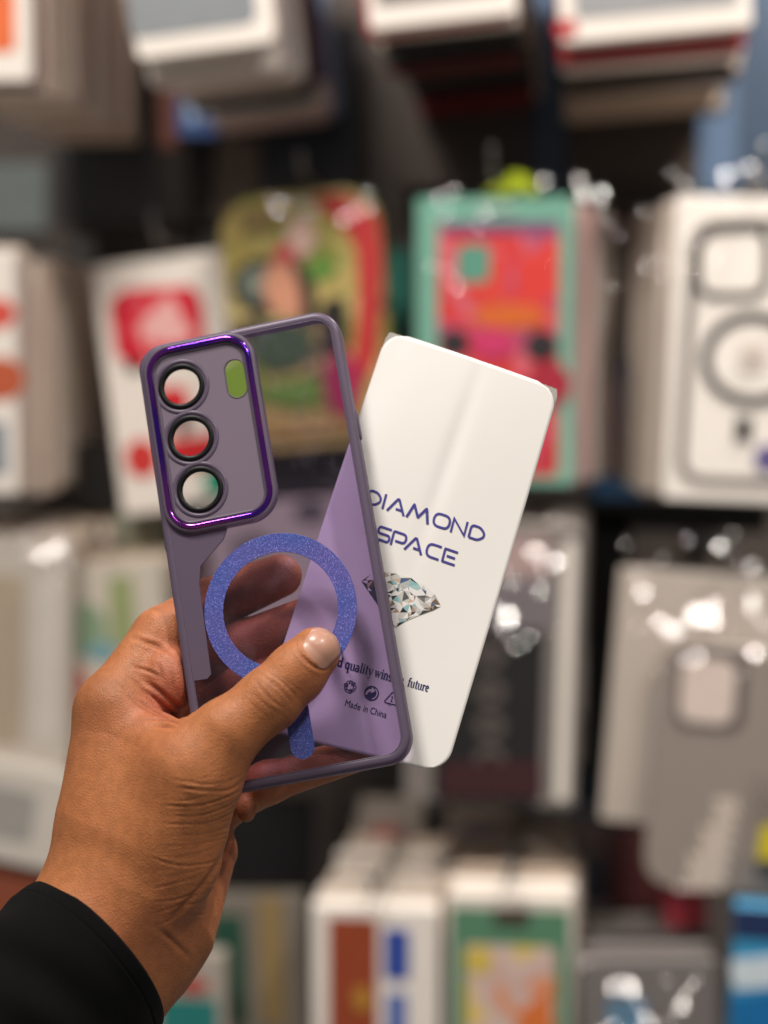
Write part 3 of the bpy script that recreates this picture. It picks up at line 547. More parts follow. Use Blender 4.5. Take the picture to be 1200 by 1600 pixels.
def grid_sheet(name, rad, offs, mat, parent, origin, NX=60, NY=110, grow=0.0):
    W_, H_ = .0665, .147; V = []; Fc = []; idx = {}
    # concentric mapping: rounded corners by pulling in the border columns
    for j in range(NY + 1):
        t = j / NY; y = t * H_
        ins = 0.0
        if y < rad: ins = rad - math.sqrt(max(rad * rad - (rad - y) ** 2, 0))
        if H_ - y < rad: ins = rad - math.sqrt(max(rad * rad - (rad - (H_ - y)) ** 2, 0))
        for i in range(NX + 1):
            s = (ins + (W_ - 2 * ins) * i / NX) / W_; s = -grow + s * (1 + 2 * grow); tt = -grow / 2 + t * (1 + grow) * (1 if grow == 0 else .965)
            V.append(card_pt(s, tt, offs[0]) - origin)
    n = len(V); V += [v_ + (card_pt(.5, .5, offs[1]) - card_pt(.5, .5, offs[0])) for v_ in V]
    for j in range(NY):
        for i in range(NX):
            a = j * (NX + 1) + i; q = (a, a + NX + 1, a + NX + 2, a + 1); Fc.append(q); Fc.append(tuple(k + n for k in q[::-1]))
    for j in range(NY):
        a, b_ = j * (NX + 1), (j + 1) * (NX + 1); Fc.append((a, a + n, b_ + n, b_)); Fc.append((a + NX, b_ + NX, b_ + NX + n, a + NX + n))
    for i in range(NX):
        Fc.append((i, i + 1, i + 1 + n, i + n)); k = NY * (NX + 1) + i; Fc.append((k, k + n, k + 1 + n, k + 1))
    return link(name, mesh(name, V, Fc, False), mat, parent)
paper, nt, out = new_mat('coated_paper')
b = nd(nt, 'ShaderNodeBsdfPrincipled', Roughness=0.38); b.inputs['Base Color'].default_value = (.80, .775, .745, 1); b.inputs['Coat Weight'].default_value = .25; b.inputs['Coat Roughness'].default_value = .22
tc = nd(nt, 'ShaderNodeTexCoord'); n = nd(nt, 'ShaderNodeTexNoise', Scale=70.0, Detail=5.0); bp = nd(nt, 'ShaderNodeBump', Strength=.03, Distance=.002); nt.links.new(tc.outputs['Object'], n.inputs['Vector']); nt.links.new(n.outputs['Fac'], bp.inputs['Height']); nt.links.new(bp.outputs[0], b.inputs['Normal']); nt.links.new(b.outputs[0], out.inputs[0])
sh = grid_sheet('sheet', .0082, (0, -.0004), paper, card, CO); sh.data.polygons.foreach_set('use_smooth', [True] * len(sh.data.polygons))
ribm, nt, out = new_mat('ribbed_grey_sheet')
b = nd(nt, 'ShaderNodeBsdfPrincipled', Roughness=.4); tc = nd(nt, 'ShaderNodeTexCoord'); wv = nd(nt, 'ShaderNodeTexWave', Scale=520.0, bands_direction='DIAGONAL'); r = nd(nt, 'ShaderNodeValToRGB'); r.color_ramp.elements[0].color = (.20, .19, .17, 1); r.color_ramp.elements[1].color = (.50, .48, .44, 1)
nt.links.new(tc.outputs['Object'], wv.inputs['Vector']); nt.links.new(wv.outputs['Fac'], r.inputs[0]); nt.links.new(r.outputs[0], b.inputs['Base Color']); nt.links.new(b.outputs[0], out.inputs[0])
back = empty('backing_sheet', Matrix.Translation(CO)); tag(back, 'grey finely ribbed sheet whose square corners peek out behind the white card', 'sheet')
grid_sheet('sheet', .0008, (-.0010, -.0013), ribm, back, CO, 30, 55, -.0015)

ink = plain(lin((66, 62, 140)), rough=.4, var=.08); ink2 = plain(lin((40, 40, 92)), rough=.4, var=.08)
def print_mesh(name, pts_px, faces, mat, off=.00018, cols=None):
    V = []
    for u, v in pts_px: s, t = card_st(u, v); V.append(card_pt(s, t, off) - CO)
    me = mesh(name, V, faces); o = link(name, me, mat, card); return o
def place(pts, org, ex, ey): return [(org[0] + x * ex[0] + y * ey[0], org[1] + x * ex[1] + y * ey[1]) for x, y in pts]
def merge(parts):
    V = []; Fc = []
    for v, f in parts: k = len(V); V += v; Fc += [tuple(i + k for i in q) for q in f]
    return V, Fc
# --- wide display letters, drawn as strokes in a unit box
sw = .155
LET = {
 'D': (1.10, [(rounded([(.08, .08), (.08, .92), (.70, .92), (1.02, .62), (1.02, .38), (.70, .08), (.08, .08)], .26, 5), sw)]),
 'I': (.22, [([(.1, 0), (.1, 1)], sw)]),
 'A': (1.12, [(rounded([(.02, 0), (.52, .93), (.60, .93), (1.10, 0)], .06), sw), ([(.52, .28), (.92, .28)], sw)]),
 'M': (1.30, [(rounded([(.04, 0), (.30, .95), (.66, .22), (1.02, .95), (1.28, 0)], .03), sw)]),
 'O': (1.20, [(rounded([(.08, .08), (.08, .92), (1.12, .92), (1.12, .08)], .42, 7, True) + [None], sw)]),
 'N': (1.08, [([(.08, 0), (.08, .93), (.98, .07), (.98, 1)], sw)]),
 'S': (1.05, [(rounded([(1.0, .92), (.08, .92), (.08, .5), (.98, .5), (.98, .08), (.04, .08)], .20), sw)]),
 'P': (1.05, [([(.08, 0), (.08, .92)], sw), (rounded([(.08, .92), (1.0, .92), (1.0, .34), (.30, .34)], .28), sw)]),
 'C': (1.02, [(rounded([(1.0, .92), (.08, .92), (.08, .08), (1.0, .08)], .40, 7), sw)]),
 'E': (.95, [(rounded([(.95, .92), (.08, .92), (.08, .08), (.95, .08)], .04), sw), ([(.28, .5), (.86, .5)], sw)]),
}
def letter(ch):
    parts = []
    for pts, w_ in LET[ch][1]:
        cl = pts[-1] is None
        parts.append(ribbon([q for q in pts if q is not None], w_, cl))
    return merge(parts)
def stroke_text(name, items, ex, ey):
    for ch, org, kx in items:
        V, Fc = letter(ch); print_mesh('printed_letter', place(V, org, (ex[0] * kx, ex[1] * kx), ey), Fc, ink)
ax = (.948, .319); LH = 24.0
ex = (ax[0] * 24, ax[1] * 24); ey = (.262 * LH, -.965 * LH)
def base(u, u0, v0): return (u, v0 + (u - u0) * .336)
stroke_text('d', [('D', base(570.5, 597.6, 802), .92), ('I', base(595.5, 597.6, 802), 1), ('A', base(604.5, 597.6, 802), 1.06), ('M', base(634.5, 597.6, 802), 1.16), ('O', base(673.5, 597.6, 802), 1.02), ('N', base(702.5, 597.6, 802), .98), ('D', base(729.5, 597.6, 802), .98)], ex, ey)
stroke_text('s', [('S', base(586, 611, 858), .92), ('P', base(609, 611, 858), .96), ('A', base(631.5, 611, 858), 1.06), ('C', base(662.5, 611, 858), .98), ('E', base(688.5, 611, 858), .98)], ex, ey)
# --- bold serif slogan
TH, TN = .19, .08
def arc(cx, cy, rx, ry, a0, a1, n=12): return [(cx + rx * math.cos(math.radians(a0 + (a1 - a0) * i / n)), cy + ry * math.sin(math.radians(a0 + (a1 - a0) * i / n))) for i in range(n + 1)]
def vw(pts):                                    # thick where the stroke runs upright, thin where it runs level
    ws = []
    for i in range(len(pts)):
        a = pts[max(i - 1, 0)]; b_ = pts[min(i + 1, len(pts) - 1)]; dx, dy = b_[0] - a[0], b_[1] - a[1]; l = math.hypot(dx, dy) or 1; ws.append(TN + (TH - TN) * abs(dy / l))
    return ws
def serif(x, y, wd=.26): return ([(x - wd / 2, y), (x + wd / 2, y)], .06)
bowl = arc(.26, .33, .19, .30, 0, 360, 20)
SER = {
 'd': (.66, [(bowl, 'v'), ([(.48, .0), (.48, .98)], TH), serif(.42, .95, .2), serif(.54, .03, .2)]),
 'q': (.66, [(bowl, 'v'), ([(.48, -.34), (.48, .64)], TH), serif(.48, -.32, .36)]),
 'u': (.70, [([(.14, .62), (.14, .2)] + arc(.29, .18, .15, .16, 180, 300), 'v'), ([(.52, 0), (.52, .64)], TH), serif(.1, .62, .2), serif(.46, .62, .2), serif(.58, .03, .2)]),
 'a': (.60, [(arc(.26, .45, .17, .17, 150, 0) + [(.43, .1), (.52, .02)], 'v'), (arc(.24, .18, .16, .17, 60, 340), 'v')]),
 'l': (.36, [([(.18, 0), (.18, .98)], TH), serif(.18, .03, .34), serif(.12, .95, .2)]),
 'i': (.36, [([(.18, 0), (.18, .62)], TH), serif(.18, .03, .34), serif(.12, .62, .2), ([(.18, .76), (.18, .92)], .17)]),
 't': (.44, [([(.2, .85), (.2, .16)] + arc(.31, .14, .11, .12, 180, 320), 'v'), ([(.04, .62), (.38, .62)], .08)]),
 'y': (.64, [([(.1, .62), (.32, .06)], TH), ([(.54, .62), (.28, -.2)] + arc(.18, -.22, .09, .09, 0, -180, 6), .08), serif(.12, .62, .28), serif(.54, .62, .22)]),
 'w': (.92, [([(.1, .62), (.27, .04)], TH), ([(.27, .04), (.45, .6)], .08), ([(.43, .62), (.61, .04)], TH), ([(.61, .04), (.82, .62)], .08), serif(.1, .62, .26), serif(.43, .62, .24), serif(.82, .62, .2)]),
 'n': (.70, [([(.15, 0), (.15, .62)], TH), ([(.15, .42)] + arc(.34, .44, .18, .18, 150, 0) + [(.52, 0)], 'v'), serif(.15, .03, .32), serif(.52, .03, .32), serif(.1, .6, .2)]),
 's': (.50, [(arc(.25, .46, .15, .15, 20, 270) + arc(.25, .17, .16, .15, 90, -160), 'v')]),
 'f': (.44, [([(.2, 0), (.2, .75)] + arc(.32, .78, .12, .17, 180, 40), 'v'), ([(.04, .62), (.4, .62)], .08), serif(.2, .03, .34)]),
 'r': (.52, [([(.17, 0), (.17, .62)], TH), ([(.17, .42)] + arc(.34, .46, .14, .15, 150, 30), 'v'), serif(.17, .03, .34), serif(.1, .6, .2)]),
 'e': (.56, [([(.44, .36), (.1, .36)], .07), (arc(.27, .33, .18, .3, 10, 320, 18), 'v')]),
 'h': (.70, [([(.15, 0), (.15, .98)], TH), ([(.15, .42)] + arc(.34, .44, .18, .18, 150, 0) + [(.52, 0)], 'v'), serif(.15, .03, .32), serif(.52, .03, .32)]),
 'o': (.60, [(arc(.28, .32, .19, .3, 0, 360, 20), 'v')]),
 'G': (.86, [(arc(.42, .48, .32, .48, 40, 320, 20), 'v'), ([(.68, .4), (.68, .08)], TH), serif(.68, .4, .3)]),
 ' ': (.34, []),
}
def serif_word(word, org, sz, hgt=15.5, dirx=(.962, .273), diry=(.24, -.97)):
    x = 0.0; parts = []
    for ch in word:
        adv, st = SER[ch]
        for pts, w_ in st:
            V, Fc = ribbon(pts, vw(pts) if w_ == 'v' else w_); parts.append(([(a + x, b_) for a, b_ in V], Fc))
        x += adv
    V, Fc = merge(parts); print_mesh('printed_word', place(V, org, (dirx[0] * sz, dirx[1] * sz), (diry[0] * hgt, diry[1] * hgt)), Fc, ink2)
SB = lambda u: (u, 1045.3 + (u - 529.5) * .283)
serif_word('Good', SB(503), 12.2); serif_word('quality', SB(539), 12.0); serif_word('wins', SB(585), 11.2); serif_word('the', (615, 1069.6), 9.4, 14.5); serif_word('future', (636.6, 1075.6), 10.1, 14.0)
# --- Made in China (plain sans)
def font_mesh(body):
    cu = bpy.data.curves.new('t', 'FONT'); cu.body = body; cu.size = 1.0; cu.resolution_u = 4; cu.offset = 0.0
    o = bpy.data.objects.new('t', cu); COL.objects.link(o); dg = bpy.context.evaluated_depsgraph_get(); me = bpy.data.meshes.new_from_object(o.evaluated_get(dg)); bpy.data.objects.remove(o)
    return [(v_.co.x, v_.co.y) for v_ in me.vertices], [tuple(p_.vertices) for p_ in me.polygons]
for wd, org, end in (('Made', (539, 1105), 26), ('in', (568, 1113.5), 7.2), ('China', (578.4, 1116.8), 27)):
    V, Fc = font_mesh(wd); mxx = max(q[0] for q in V); k = end / mxx
    print_mesh('printed_word', place(V, org, (k * .957, k * .29), (.24 * 14.5, -.97 * 14.5)), Fc, ink2)
V, Fc = font_mesh('PET'); print_mesh('printed_word', place(V, (606, 1104.5), (4.6 * .97, 4.6 * .255), (.24 * 5, -.97 * 5)), Fc, ink2)
# --- recycling marks
exs, eys = (.97, .25), (.24, -.97)
def icon(parts, c, sz, mat=ink2, off=.00018, name='printed_symbol'):
    V, Fc = merge(parts); print_mesh(name, place(V, c, (exs[0] * sz, exs[1] * sz), (eys[0] * sz, eys[1] * sz)), Fc, mat, off)
def rot2(P, a): c_, s_ = math.cos(a), math.sin(a); return [(x * c_ - y * s_, x * s_ + y * c_) for x, y in P]
parts = []
for k in range(3):
    a = k * 2 * math.pi / 3
    for pl_ in ([(-.62, -.15), (-.28, .42), (-.08, .42 + .0)], [(-.28, .42), (-.12, .78), (.14, .78), (.36, .40)], [(-.08, .42), (.02, .58), (.16, .34)], [(.10, .26), (.52, .22), (.62, .60), (.10, .26)], [(-.62, -.15), (-.86, .02), (-.50, .66), (-.12, .78)]):
        V, Fc = ribbon(rot2([(x * .95, y * .95 + .02) for x, y in pl_], a), .085); parts.append((V, Fc))
icon(parts, (548, 1076.5), 12)
disc = circle(0, 0, 1, n=40); icon([(disc, [tuple(range(40))])], (581.5, 1086.5), 11.5)
arrow = lambda a: rot2([(-.78, -.34), (-.72, .05), (-.45, .42), (-.08, .55), (-.08, .80), (.46, .38), (-.08, -.02), (-.08, .22), (-.32, .12), (-.50, -.10), (-.58, -.40)], a)
inkless = plain((.80, .765, .73), rough=.4, var=.03)
V = arrow(0); icon([(V, [tuple(range(len(V)))])], (581.5, 1086.5), 11.5, ink2 if False else inkless, .00030); 
V = arrow(math.pi); icon([(rot2(arc(0, 0, .84, .84, -70, 60, 14), 0) + arc(0, 0, .70, .70, 60, -70, 14), [tuple(range(30))])], (581.5, 1086.5), 11.5, inkless, .00030)
tri = rounded([(-.9, -.7), (0, .95), (.9, -.7)], .28, 5, True); V1 = ribbon(tri, .11, True); V2 = ribbon([(-.08, .12), (.04, .26), (.04, -.38)], .10); V3 = ribbon([(-.1, -.38), (.18, -.38)], .09)
icon([V1, V2, V3], (613, 1094.5), 12)
# --- the printed diamond: a mosaic of flat coloured facets
OUT = [(564.6, 914), (579, 904), (602, 900.5), (620.5, 902.5), (642.5, 909), (662.7, 919), (679, 934), (688, 951), (687, 953.6), (677, 959), (655, 967), (633, 976.5), (618.7, 986), (604, 974), (589, 949), (575, 929)]
def inside(x, y, P):
    c_ = False
    for i in range(len(P)):
        (x1, y1), (x2, y2) = P[i - 1], P[i]
        if (y1 > y) != (y2 > y) and x < (x2 - x1) * (y - y1) / (y2 - y1) + x1: c_ = not c_
    return c_
dr = random.Random(5); pts = list(OUT); 
cu0 = (628, 940)
for k, cnt, j in ((.86, 20, 1.5), (.62, 15, 3), (.36, 9, 3)):
    for i in range(cnt):
        a = i / cnt * len(OUT); p0 = OUT[int(a)]; p1 = OUT[(int(a) + 1) % len(OUT)]; f = a - int(a); x = p0[0] + (p1[0] - p0[0]) * f; y = p0[1] + (p1[1] - p0[1]) * f
        pts.append((cu0[0] + (x - cu0[0]) * k + dr.uniform(-j, j), cu0[1] + (y - cu0[1]) * k + dr.uniform(-j, j)))
for _ in range(130):
    x, y = dr.uniform(565, 688), dr.uniform(900, 986)
    if inside(x, y, OUT): pts.append((x, y))
vo, eo, fo, *_ = delaunay_2d_cdt([Vector(q) for q in pts], [(i, (i + 1) % len(OUT)) for i in range(len(OUT))], [], 1, 1e-4)
PAL = [(246, 243, 240)] * 14 + [(216, 212, 206)] * 6 + [(190, 192, 190)] * 4 + [(206, 190, 174), (180, 152, 134), (160, 140, 128), (120, 122, 118), (90, 96, 98), (58, 62, 66), (150, 196, 200), (176, 208, 206), (84, 128, 170), (70, 100, 150), (40, 44, 50), (214, 186, 160)]
dm, nt, out = new_mat('diamond_print'); b = nd(nt, 'ShaderNodeBsdfPrincipled', Roughness=.4); at = nd(nt, 'ShaderNodeAttribute', attribute_name='facet'); nt.links.new(at.outputs['Color'], b.inputs['Base Color']); nt.links.new(b.outputs[0], out.inputs[0])
V = []; Fc = []; C_ = []
for f in fo:
    c_ = (sum(vo[i][0] for i in f) / 3, sum(vo[i][1] for i in f) / 3)
    if not inside(*c_, OUT): continue
    k = len(V); V += [tuple(vo[i]) for i in f]; Fc.append((k, k + 1, k + 2)); edge = math.hypot(c_[0] - cu0[0], (c_[1] - cu0[1]) * 1.4) / 66
    col = dr.choice(PAL); 
    if edge > .72 and dr.random() < .38: col = dr.choice([(120, 104, 92), (86, 80, 78), (170, 140, 120), (196, 176, 160), (60, 62, 66)])
    if c_[0] < 606 and c_[1] > 925 and dr.random() < .6: col = (50, 56, 78)
    C_ += [(*[q * .8 for q in lin(col)], 1)] * 3
o = print_mesh('printed_diamond', V, Fc, dm); at_ = o.data.color_attributes.new('facet', 'FLOAT_COLOR', 'POINT'); at_.data.foreach_set('color', [x for q in C_ for x in q])

# ------------------------------------------------------------------ the hand
def CZ_(u, v): return cz(u, v) * _sc - 4
# joints in photograph pixels (u, v) and z towards the camera; radius in the same unit
PALM = [  # a, b, ra, rb
    ((150, 1420, 20), (178, 1118, -18), 84, 62),      # index metacarpal
    ((178, 1420, -30), (208, 1150, -92), 74, 60),
    ((205, 1430, -70), (240, 1210, -160), 72, 56),
    ((240, 1440, -90), (275, 1290, -185), 70, 52),
    ((262, 1440, -40), (330, 1330, -90), 82, 42),     # heel of the palm
    ((226, 1370, 40), (300, 1222, 84), 98, 78),       # thumb metacarpal and its muscle
    ((190, 1300, 16), (240, 1170, 30), 88, 56),       # web muscle
    ((160, 1450, 20), (60, 1560, 66), 118, 128),      # wrist
    ((215, 1500, -20), (130, 1590, 30), 88, 100),
]
THUMB = [((292, 1206, 84), (352, 1148, CZ_(352, 1148) + 50), 66, 53), ((352, 1148, CZ_(352, 1148) + 50), (420, 1093, CZ_(420, 1093) + 44), 53, 48), ((420, 1093, CZ_(420, 1093) + 44), (462, 1052, CZ_(462, 1052) + 40), 48, 44), ((462, 1052, CZ_(462, 1052) + 40), (493, 1020, CZ_(493, 1020) + 38), 44, 39)]
def behind(u, v, r, extra=0): return CZ_(u, v) - 60 - r - extra
FING = [
    [((178, 1112, -24), 58), ((256, 998, -72), 49), ((330, 944, behind(330, 944, 40, 14)), 40), ((438, 899, behind(438, 899, 34, 4)), 34)],
    [((206, 1150, -92), 54), ((300, 1040, -130), 46), ((380, 1010, behind(380, 1010, 40, 14)), 39), ((510, 956, behind(510, 956, 36, 4)), 35)],
    [((238, 1208, -150), 52), ((300, 1120, -160), 44), ((380, 1080, behind(380, 1080, 40, 14)), 40), ((505, 1040, behind(505, 1040, 34, 4)), 34)],
    [((272, 1290, -150), 48), ((350, 1254, -95), 38), ((420, 1222, behind(420, 1222, 33, 10)), 33), ((560, 1178, behind(560, 1178, 28, 4)), 27)],
]
LUMPS = [((262, 1062, -20), (46, 52, 44)), ((385, 1262, -25), (15, 22, 18)), ((270, 1330, 70), (70, 90, 60))]
f32 = np.float32
def capsule(P, a, b, ra, rb):
    a = np.array(a, f32); ab = np.array(b, f32) - a; pa = P - a
    t = np.clip((pa @ ab) / f32(ab @ ab), 0, 1)
    return np.sqrt(((pa - t[:, None] * ab) ** 2).sum(1)) - (f32(ra) + t * f32(rb - ra))
def smin(a, b, k):
    h = np.maximum(k - np.abs(a - b), 0) / k
    return np.minimum(a, b) - h * h * k * f32(.25)
MCinv = None
def case_box(P):                                   # distance to the case's outer shell, in pixels
    dep = DF - P[:, 2] * PXM
    X = np.stack([(P[:, 0] - 600) / F * dep, (800 - P[:, 1]) / F * dep, -dep], 1) - np.array(TC)
    L = X @ np.array(RC)
    q = np.stack([np.abs(L[:, 0]) - (HW - CR), np.abs(L[:, 1]) - (HH - CR)], 1)
    d2 = np.sqrt((np.maximum(q, 0) ** 2).sum(1)) + np.minimum(q.max(1), 0) - CR
    dz = np.abs(L[:, 2] + 4.3 * mm) - 4.9 * mm
    d = np.minimum(np.maximum(d2, dz), 0) + np.sqrt(np.maximum(d2, 0) ** 2 + np.maximum(dz, 0) ** 2)
    return (d / PXM).astype(f32)
def sdf(P):
    P = P.astype(f32); d = None
    for a, b, ra, rb in PALM:
        c = capsule(P, a, b, ra, rb); d = c if d is None else smin(d, c, f32(46))
    for c_, r_ in LUMPS[2:]:
        q = (P - np.array(c_, f32)) / np.array(r_, f32); c = (np.sqrt((q ** 2).sum(1)) - 1) * f32(min(r_)); d = smin(d, c, f32(30))
    t = None
    for a, b, ra, rb in THUMB:
        c = capsule(P, a, b, ra, rb); t = c if t is None else smin(t, c, f32(16))
    d = smin(d, t, f32(40))
    fs = None
    for ch in FING:
        fd = None
        for (a, ra), (b, rb) in zip(ch[:-1], ch[1:]):
            c = capsule(P, a, b, ra, rb); fd = c if fd is None else smin(fd, c, f32(12))
        fs = fd if fs is None else smin(fs, fd, f32(2.5))
    d = smin(d, fs, f32(26))
    for c_, r_ in LUMPS[:2]:
        q = (P - np.array(c_, f32)) / np.array(r_, f32); c = (np.sqrt((q ** 2).sum(1)) - 1) * f32(min(r_)); d = smin(d, c, f32(10))
    cb = -(case_box(P)) + f32(1.5)
    h = np.maximum(8 - np.abs(d - cb), 0) / 8
    return np.maximum(d, cb) + h * h * f32(2.0)
def surface_nets(lo, hi, step):
    n = [int((hi[i] - lo[i]) / step) + 1 for i in range(3)]
    ax = [lo[i] + step * np.arange(n[i], dtype=f32) for i in range(3)]
    D = np.empty(n, f32)
    for i in range(n[0]):
        g = np.stack(np.meshgrid(ax[0][i:i + 1], ax[1], ax[2], indexing='ij'), -1).reshape(-1, 3); D[i] = sdf(g).reshape(n[1], n[2])
    ins = D < 0; cnt = np.zeros([k - 1 for k in n], np.int8)
    for dx in (0, 1):
        for dy in (0, 1):
            for dz in (0, 1): cnt += ins[dx:n[0] - 1 + dx, dy:n[1] - 1 + dy, dz:n[2] - 1 + dz]
    act = (cnt > 0) & (cnt < 8); idx = -np.ones(act.shape, np.int64); cells = np.argwhere(act); idx[act] = np.arange(len(cells))
    acc = np.zeros((len(cells), 3), f32); num = np.zeros(len(cells), f32)
    cor = [(a, b, c) for a in (0, 1) for b in (0, 1) for c in (0, 1)]
    for a in cor:
        for k in range(3):
            if a[k]: continue
            b = list(a); b[k] = 1
            da = D[cells[:, 0] + a[0], cells[:, 1] + a[1], cells[:, 2] + a[2]]; db = D[cells[:, 0] + b[0], cells[:, 1] + b[1], cells[:, 2] + b[2]]
            m = (da < 0) != (db < 0); t = np.where(m, da / np.where(m, da - db, 1), 0); p = np.tile(np.array(a, f32), (len(cells), 1)); p[:, k] += t
            acc += p * m[:, None]; num += m
    V = (cells + acc / num[:, None]) * step + np.array(lo, f32)
    Q = []
    for k in range(3):
        o1, o2 = [(1, 2), (2, 0), (0, 1)][k]
        sl0 = [slice(1, n[i] - 1) for i in range(3)]; sl1 = list(sl0); sl0[k] = slice(0, n[k] - 1); sl1[k] = slice(1, n[k])
        a = ins[tuple(sl0)]; b = ins[tuple(sl1)]; ch = np.argwhere(a != b); base_ = ch.copy()
        for i in range(3):
            if i != k: base_[:, i] += 1
        fl = a[tuple(ch.T)]
        def cell(d1, d2):
            c = base_.copy(); c[:, o1] -= d1; c[:, o2] -= d2; return idx[tuple(c.T)]
        q = np.stack([cell(1, 1), cell(0, 1), cell(0, 0), cell(1, 0)], 1); q[~fl] = q[~fl][:, ::-1]; Q.append(q)
    return V, np.concatenate(Q)
def subdivide(V, Q):
    E = np.concatenate([Q[:, [0, 1]], Q[:, [1, 2]], Q[:, [2, 3]], Q[:, [3, 0]]]); E.sort(1); U, inv = np.unique(E, axis=0, return_inverse=True); inv = inv.reshape(4, len(Q))
    nv = len(V); M_ = V[U].mean(1); Cc = V[Q].mean(1); e = [inv[i] + nv for i in range(4)]; c = nv + len(U) + np.arange(len(Q))
    Q2 = np.concatenate([np.stack([Q[:, i], e[i], c, e[i - 1]], 1) for i in range(4)])
    return np.concatenate([V, M_, Cc]).astype(f32), Q2
def grad(P, h=1.0):
    g = np.stack([sdf(P + np.eye(3, dtype=f32)[i] * h) - sdf(P - np.eye(3, dtype=f32)[i] * h) for i in range(3)], 1); return g / np.maximum(np.linalg.norm(g, axis=1, keepdims=True), 1e-6)
HV, HQ = surface_nets((-120, 840, -290), (640, 1720, 250), 5.0)
HV, HQ = subdivide(HV, HQ)
for _ in range(2):
    HV = HV - grad(HV) * (np.clip(sdf(HV), -3, 3) * f32(.9))[:, None]
NRM = grad(HV, 2.0)

def seg_dist(P2, pl):
    d = np.full(len(P2), 1e9, f32)
    for a, b in zip(pl[:-1], pl[1:]):
        a = np.array(a, f32); ab = np.array(b, f32) - a; t = np.clip(((P2 - a) @ ab) / (ab @ ab), 0, 1); d = np.minimum(d, np.linalg.norm(P2 - a - t[:, None] * ab, axis=1))
    return d
front = NRM[:, 2] > -0.15
disp = np.zeros(len(HV), f32); red = np.zeros(len(HV), f32); dark = np.zeros(len(HV), f32)
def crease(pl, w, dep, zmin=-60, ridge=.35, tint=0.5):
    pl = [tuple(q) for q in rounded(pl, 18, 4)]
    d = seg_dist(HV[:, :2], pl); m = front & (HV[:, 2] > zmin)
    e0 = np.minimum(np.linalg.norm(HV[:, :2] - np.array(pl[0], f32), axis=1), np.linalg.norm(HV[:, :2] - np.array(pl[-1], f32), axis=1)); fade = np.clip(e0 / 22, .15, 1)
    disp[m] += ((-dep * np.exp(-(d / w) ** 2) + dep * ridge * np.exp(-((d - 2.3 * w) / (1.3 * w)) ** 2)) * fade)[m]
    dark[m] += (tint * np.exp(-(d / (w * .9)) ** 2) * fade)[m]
hr = random.Random(3)
TEN = [[(262, 1216), (327, 1226), (362, 1222), (386, 1206)], [(279, 1229), (327, 1236), (362, 1233), (384, 1220)], [(251, 1258), (315, 1258), (353, 1248), (382, 1232)], [(262, 1272), (310, 1273), (350, 1262), (378, 1246)], [(252, 1286), (315, 1286), (348, 1278), (376, 1262)],
       [(270, 1304), (320, 1302), (350, 1292), (372, 1280)], [(246, 1324), (291, 1321), (327, 1319), (364, 1302)], [(236, 1342), (279, 1352), (320, 1353), (346, 1342)], [(262, 1338), (310, 1336), (346, 1324)], [(236, 1386), (279, 1380), (316, 1366)], [(246, 1368), (290, 1366), (326, 1352)],
       [(232, 1408), (279, 1406), (315, 1388)], [(236, 1428), (272, 1420), (302, 1404)], [(240, 1448), (272, 1436), (298, 1410)]]
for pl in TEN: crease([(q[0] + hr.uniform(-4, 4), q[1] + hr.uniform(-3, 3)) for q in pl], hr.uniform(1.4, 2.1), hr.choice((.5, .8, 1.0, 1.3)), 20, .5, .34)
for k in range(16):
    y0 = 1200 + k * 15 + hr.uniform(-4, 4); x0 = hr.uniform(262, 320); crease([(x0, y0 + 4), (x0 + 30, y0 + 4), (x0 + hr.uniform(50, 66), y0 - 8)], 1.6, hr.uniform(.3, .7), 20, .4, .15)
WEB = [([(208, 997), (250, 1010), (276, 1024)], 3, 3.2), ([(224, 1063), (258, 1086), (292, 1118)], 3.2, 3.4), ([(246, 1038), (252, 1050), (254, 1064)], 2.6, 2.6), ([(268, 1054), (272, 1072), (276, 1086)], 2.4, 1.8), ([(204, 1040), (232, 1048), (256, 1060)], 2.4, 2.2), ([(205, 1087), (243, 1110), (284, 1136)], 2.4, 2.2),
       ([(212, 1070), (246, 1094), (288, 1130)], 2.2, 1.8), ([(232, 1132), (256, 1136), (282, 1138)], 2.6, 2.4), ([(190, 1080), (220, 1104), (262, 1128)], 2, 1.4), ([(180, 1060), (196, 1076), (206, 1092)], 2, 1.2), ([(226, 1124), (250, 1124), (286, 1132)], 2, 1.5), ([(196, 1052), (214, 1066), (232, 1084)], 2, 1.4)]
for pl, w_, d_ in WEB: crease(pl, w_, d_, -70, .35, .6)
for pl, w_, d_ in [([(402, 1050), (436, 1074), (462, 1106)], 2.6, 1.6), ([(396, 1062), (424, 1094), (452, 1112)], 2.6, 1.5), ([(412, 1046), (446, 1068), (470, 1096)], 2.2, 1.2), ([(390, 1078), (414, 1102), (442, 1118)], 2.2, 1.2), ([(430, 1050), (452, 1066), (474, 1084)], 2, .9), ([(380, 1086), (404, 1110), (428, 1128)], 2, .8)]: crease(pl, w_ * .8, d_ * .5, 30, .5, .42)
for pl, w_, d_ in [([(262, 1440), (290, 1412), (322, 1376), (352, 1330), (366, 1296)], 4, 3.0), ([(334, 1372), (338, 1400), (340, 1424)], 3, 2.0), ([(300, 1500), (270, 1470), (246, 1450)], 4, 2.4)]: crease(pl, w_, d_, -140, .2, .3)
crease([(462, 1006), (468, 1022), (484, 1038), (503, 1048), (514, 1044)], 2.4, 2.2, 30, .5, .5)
# low-frequency unevenness
disp += (1.2 * np.sin(HV[:, 0] / 31 + HV[:, 1] / 47) * np.sin(HV[:, 1] / 39 - HV[:, 2] / 53)).astype(f32)
HV2 = HV + NRM * disp[:, None]
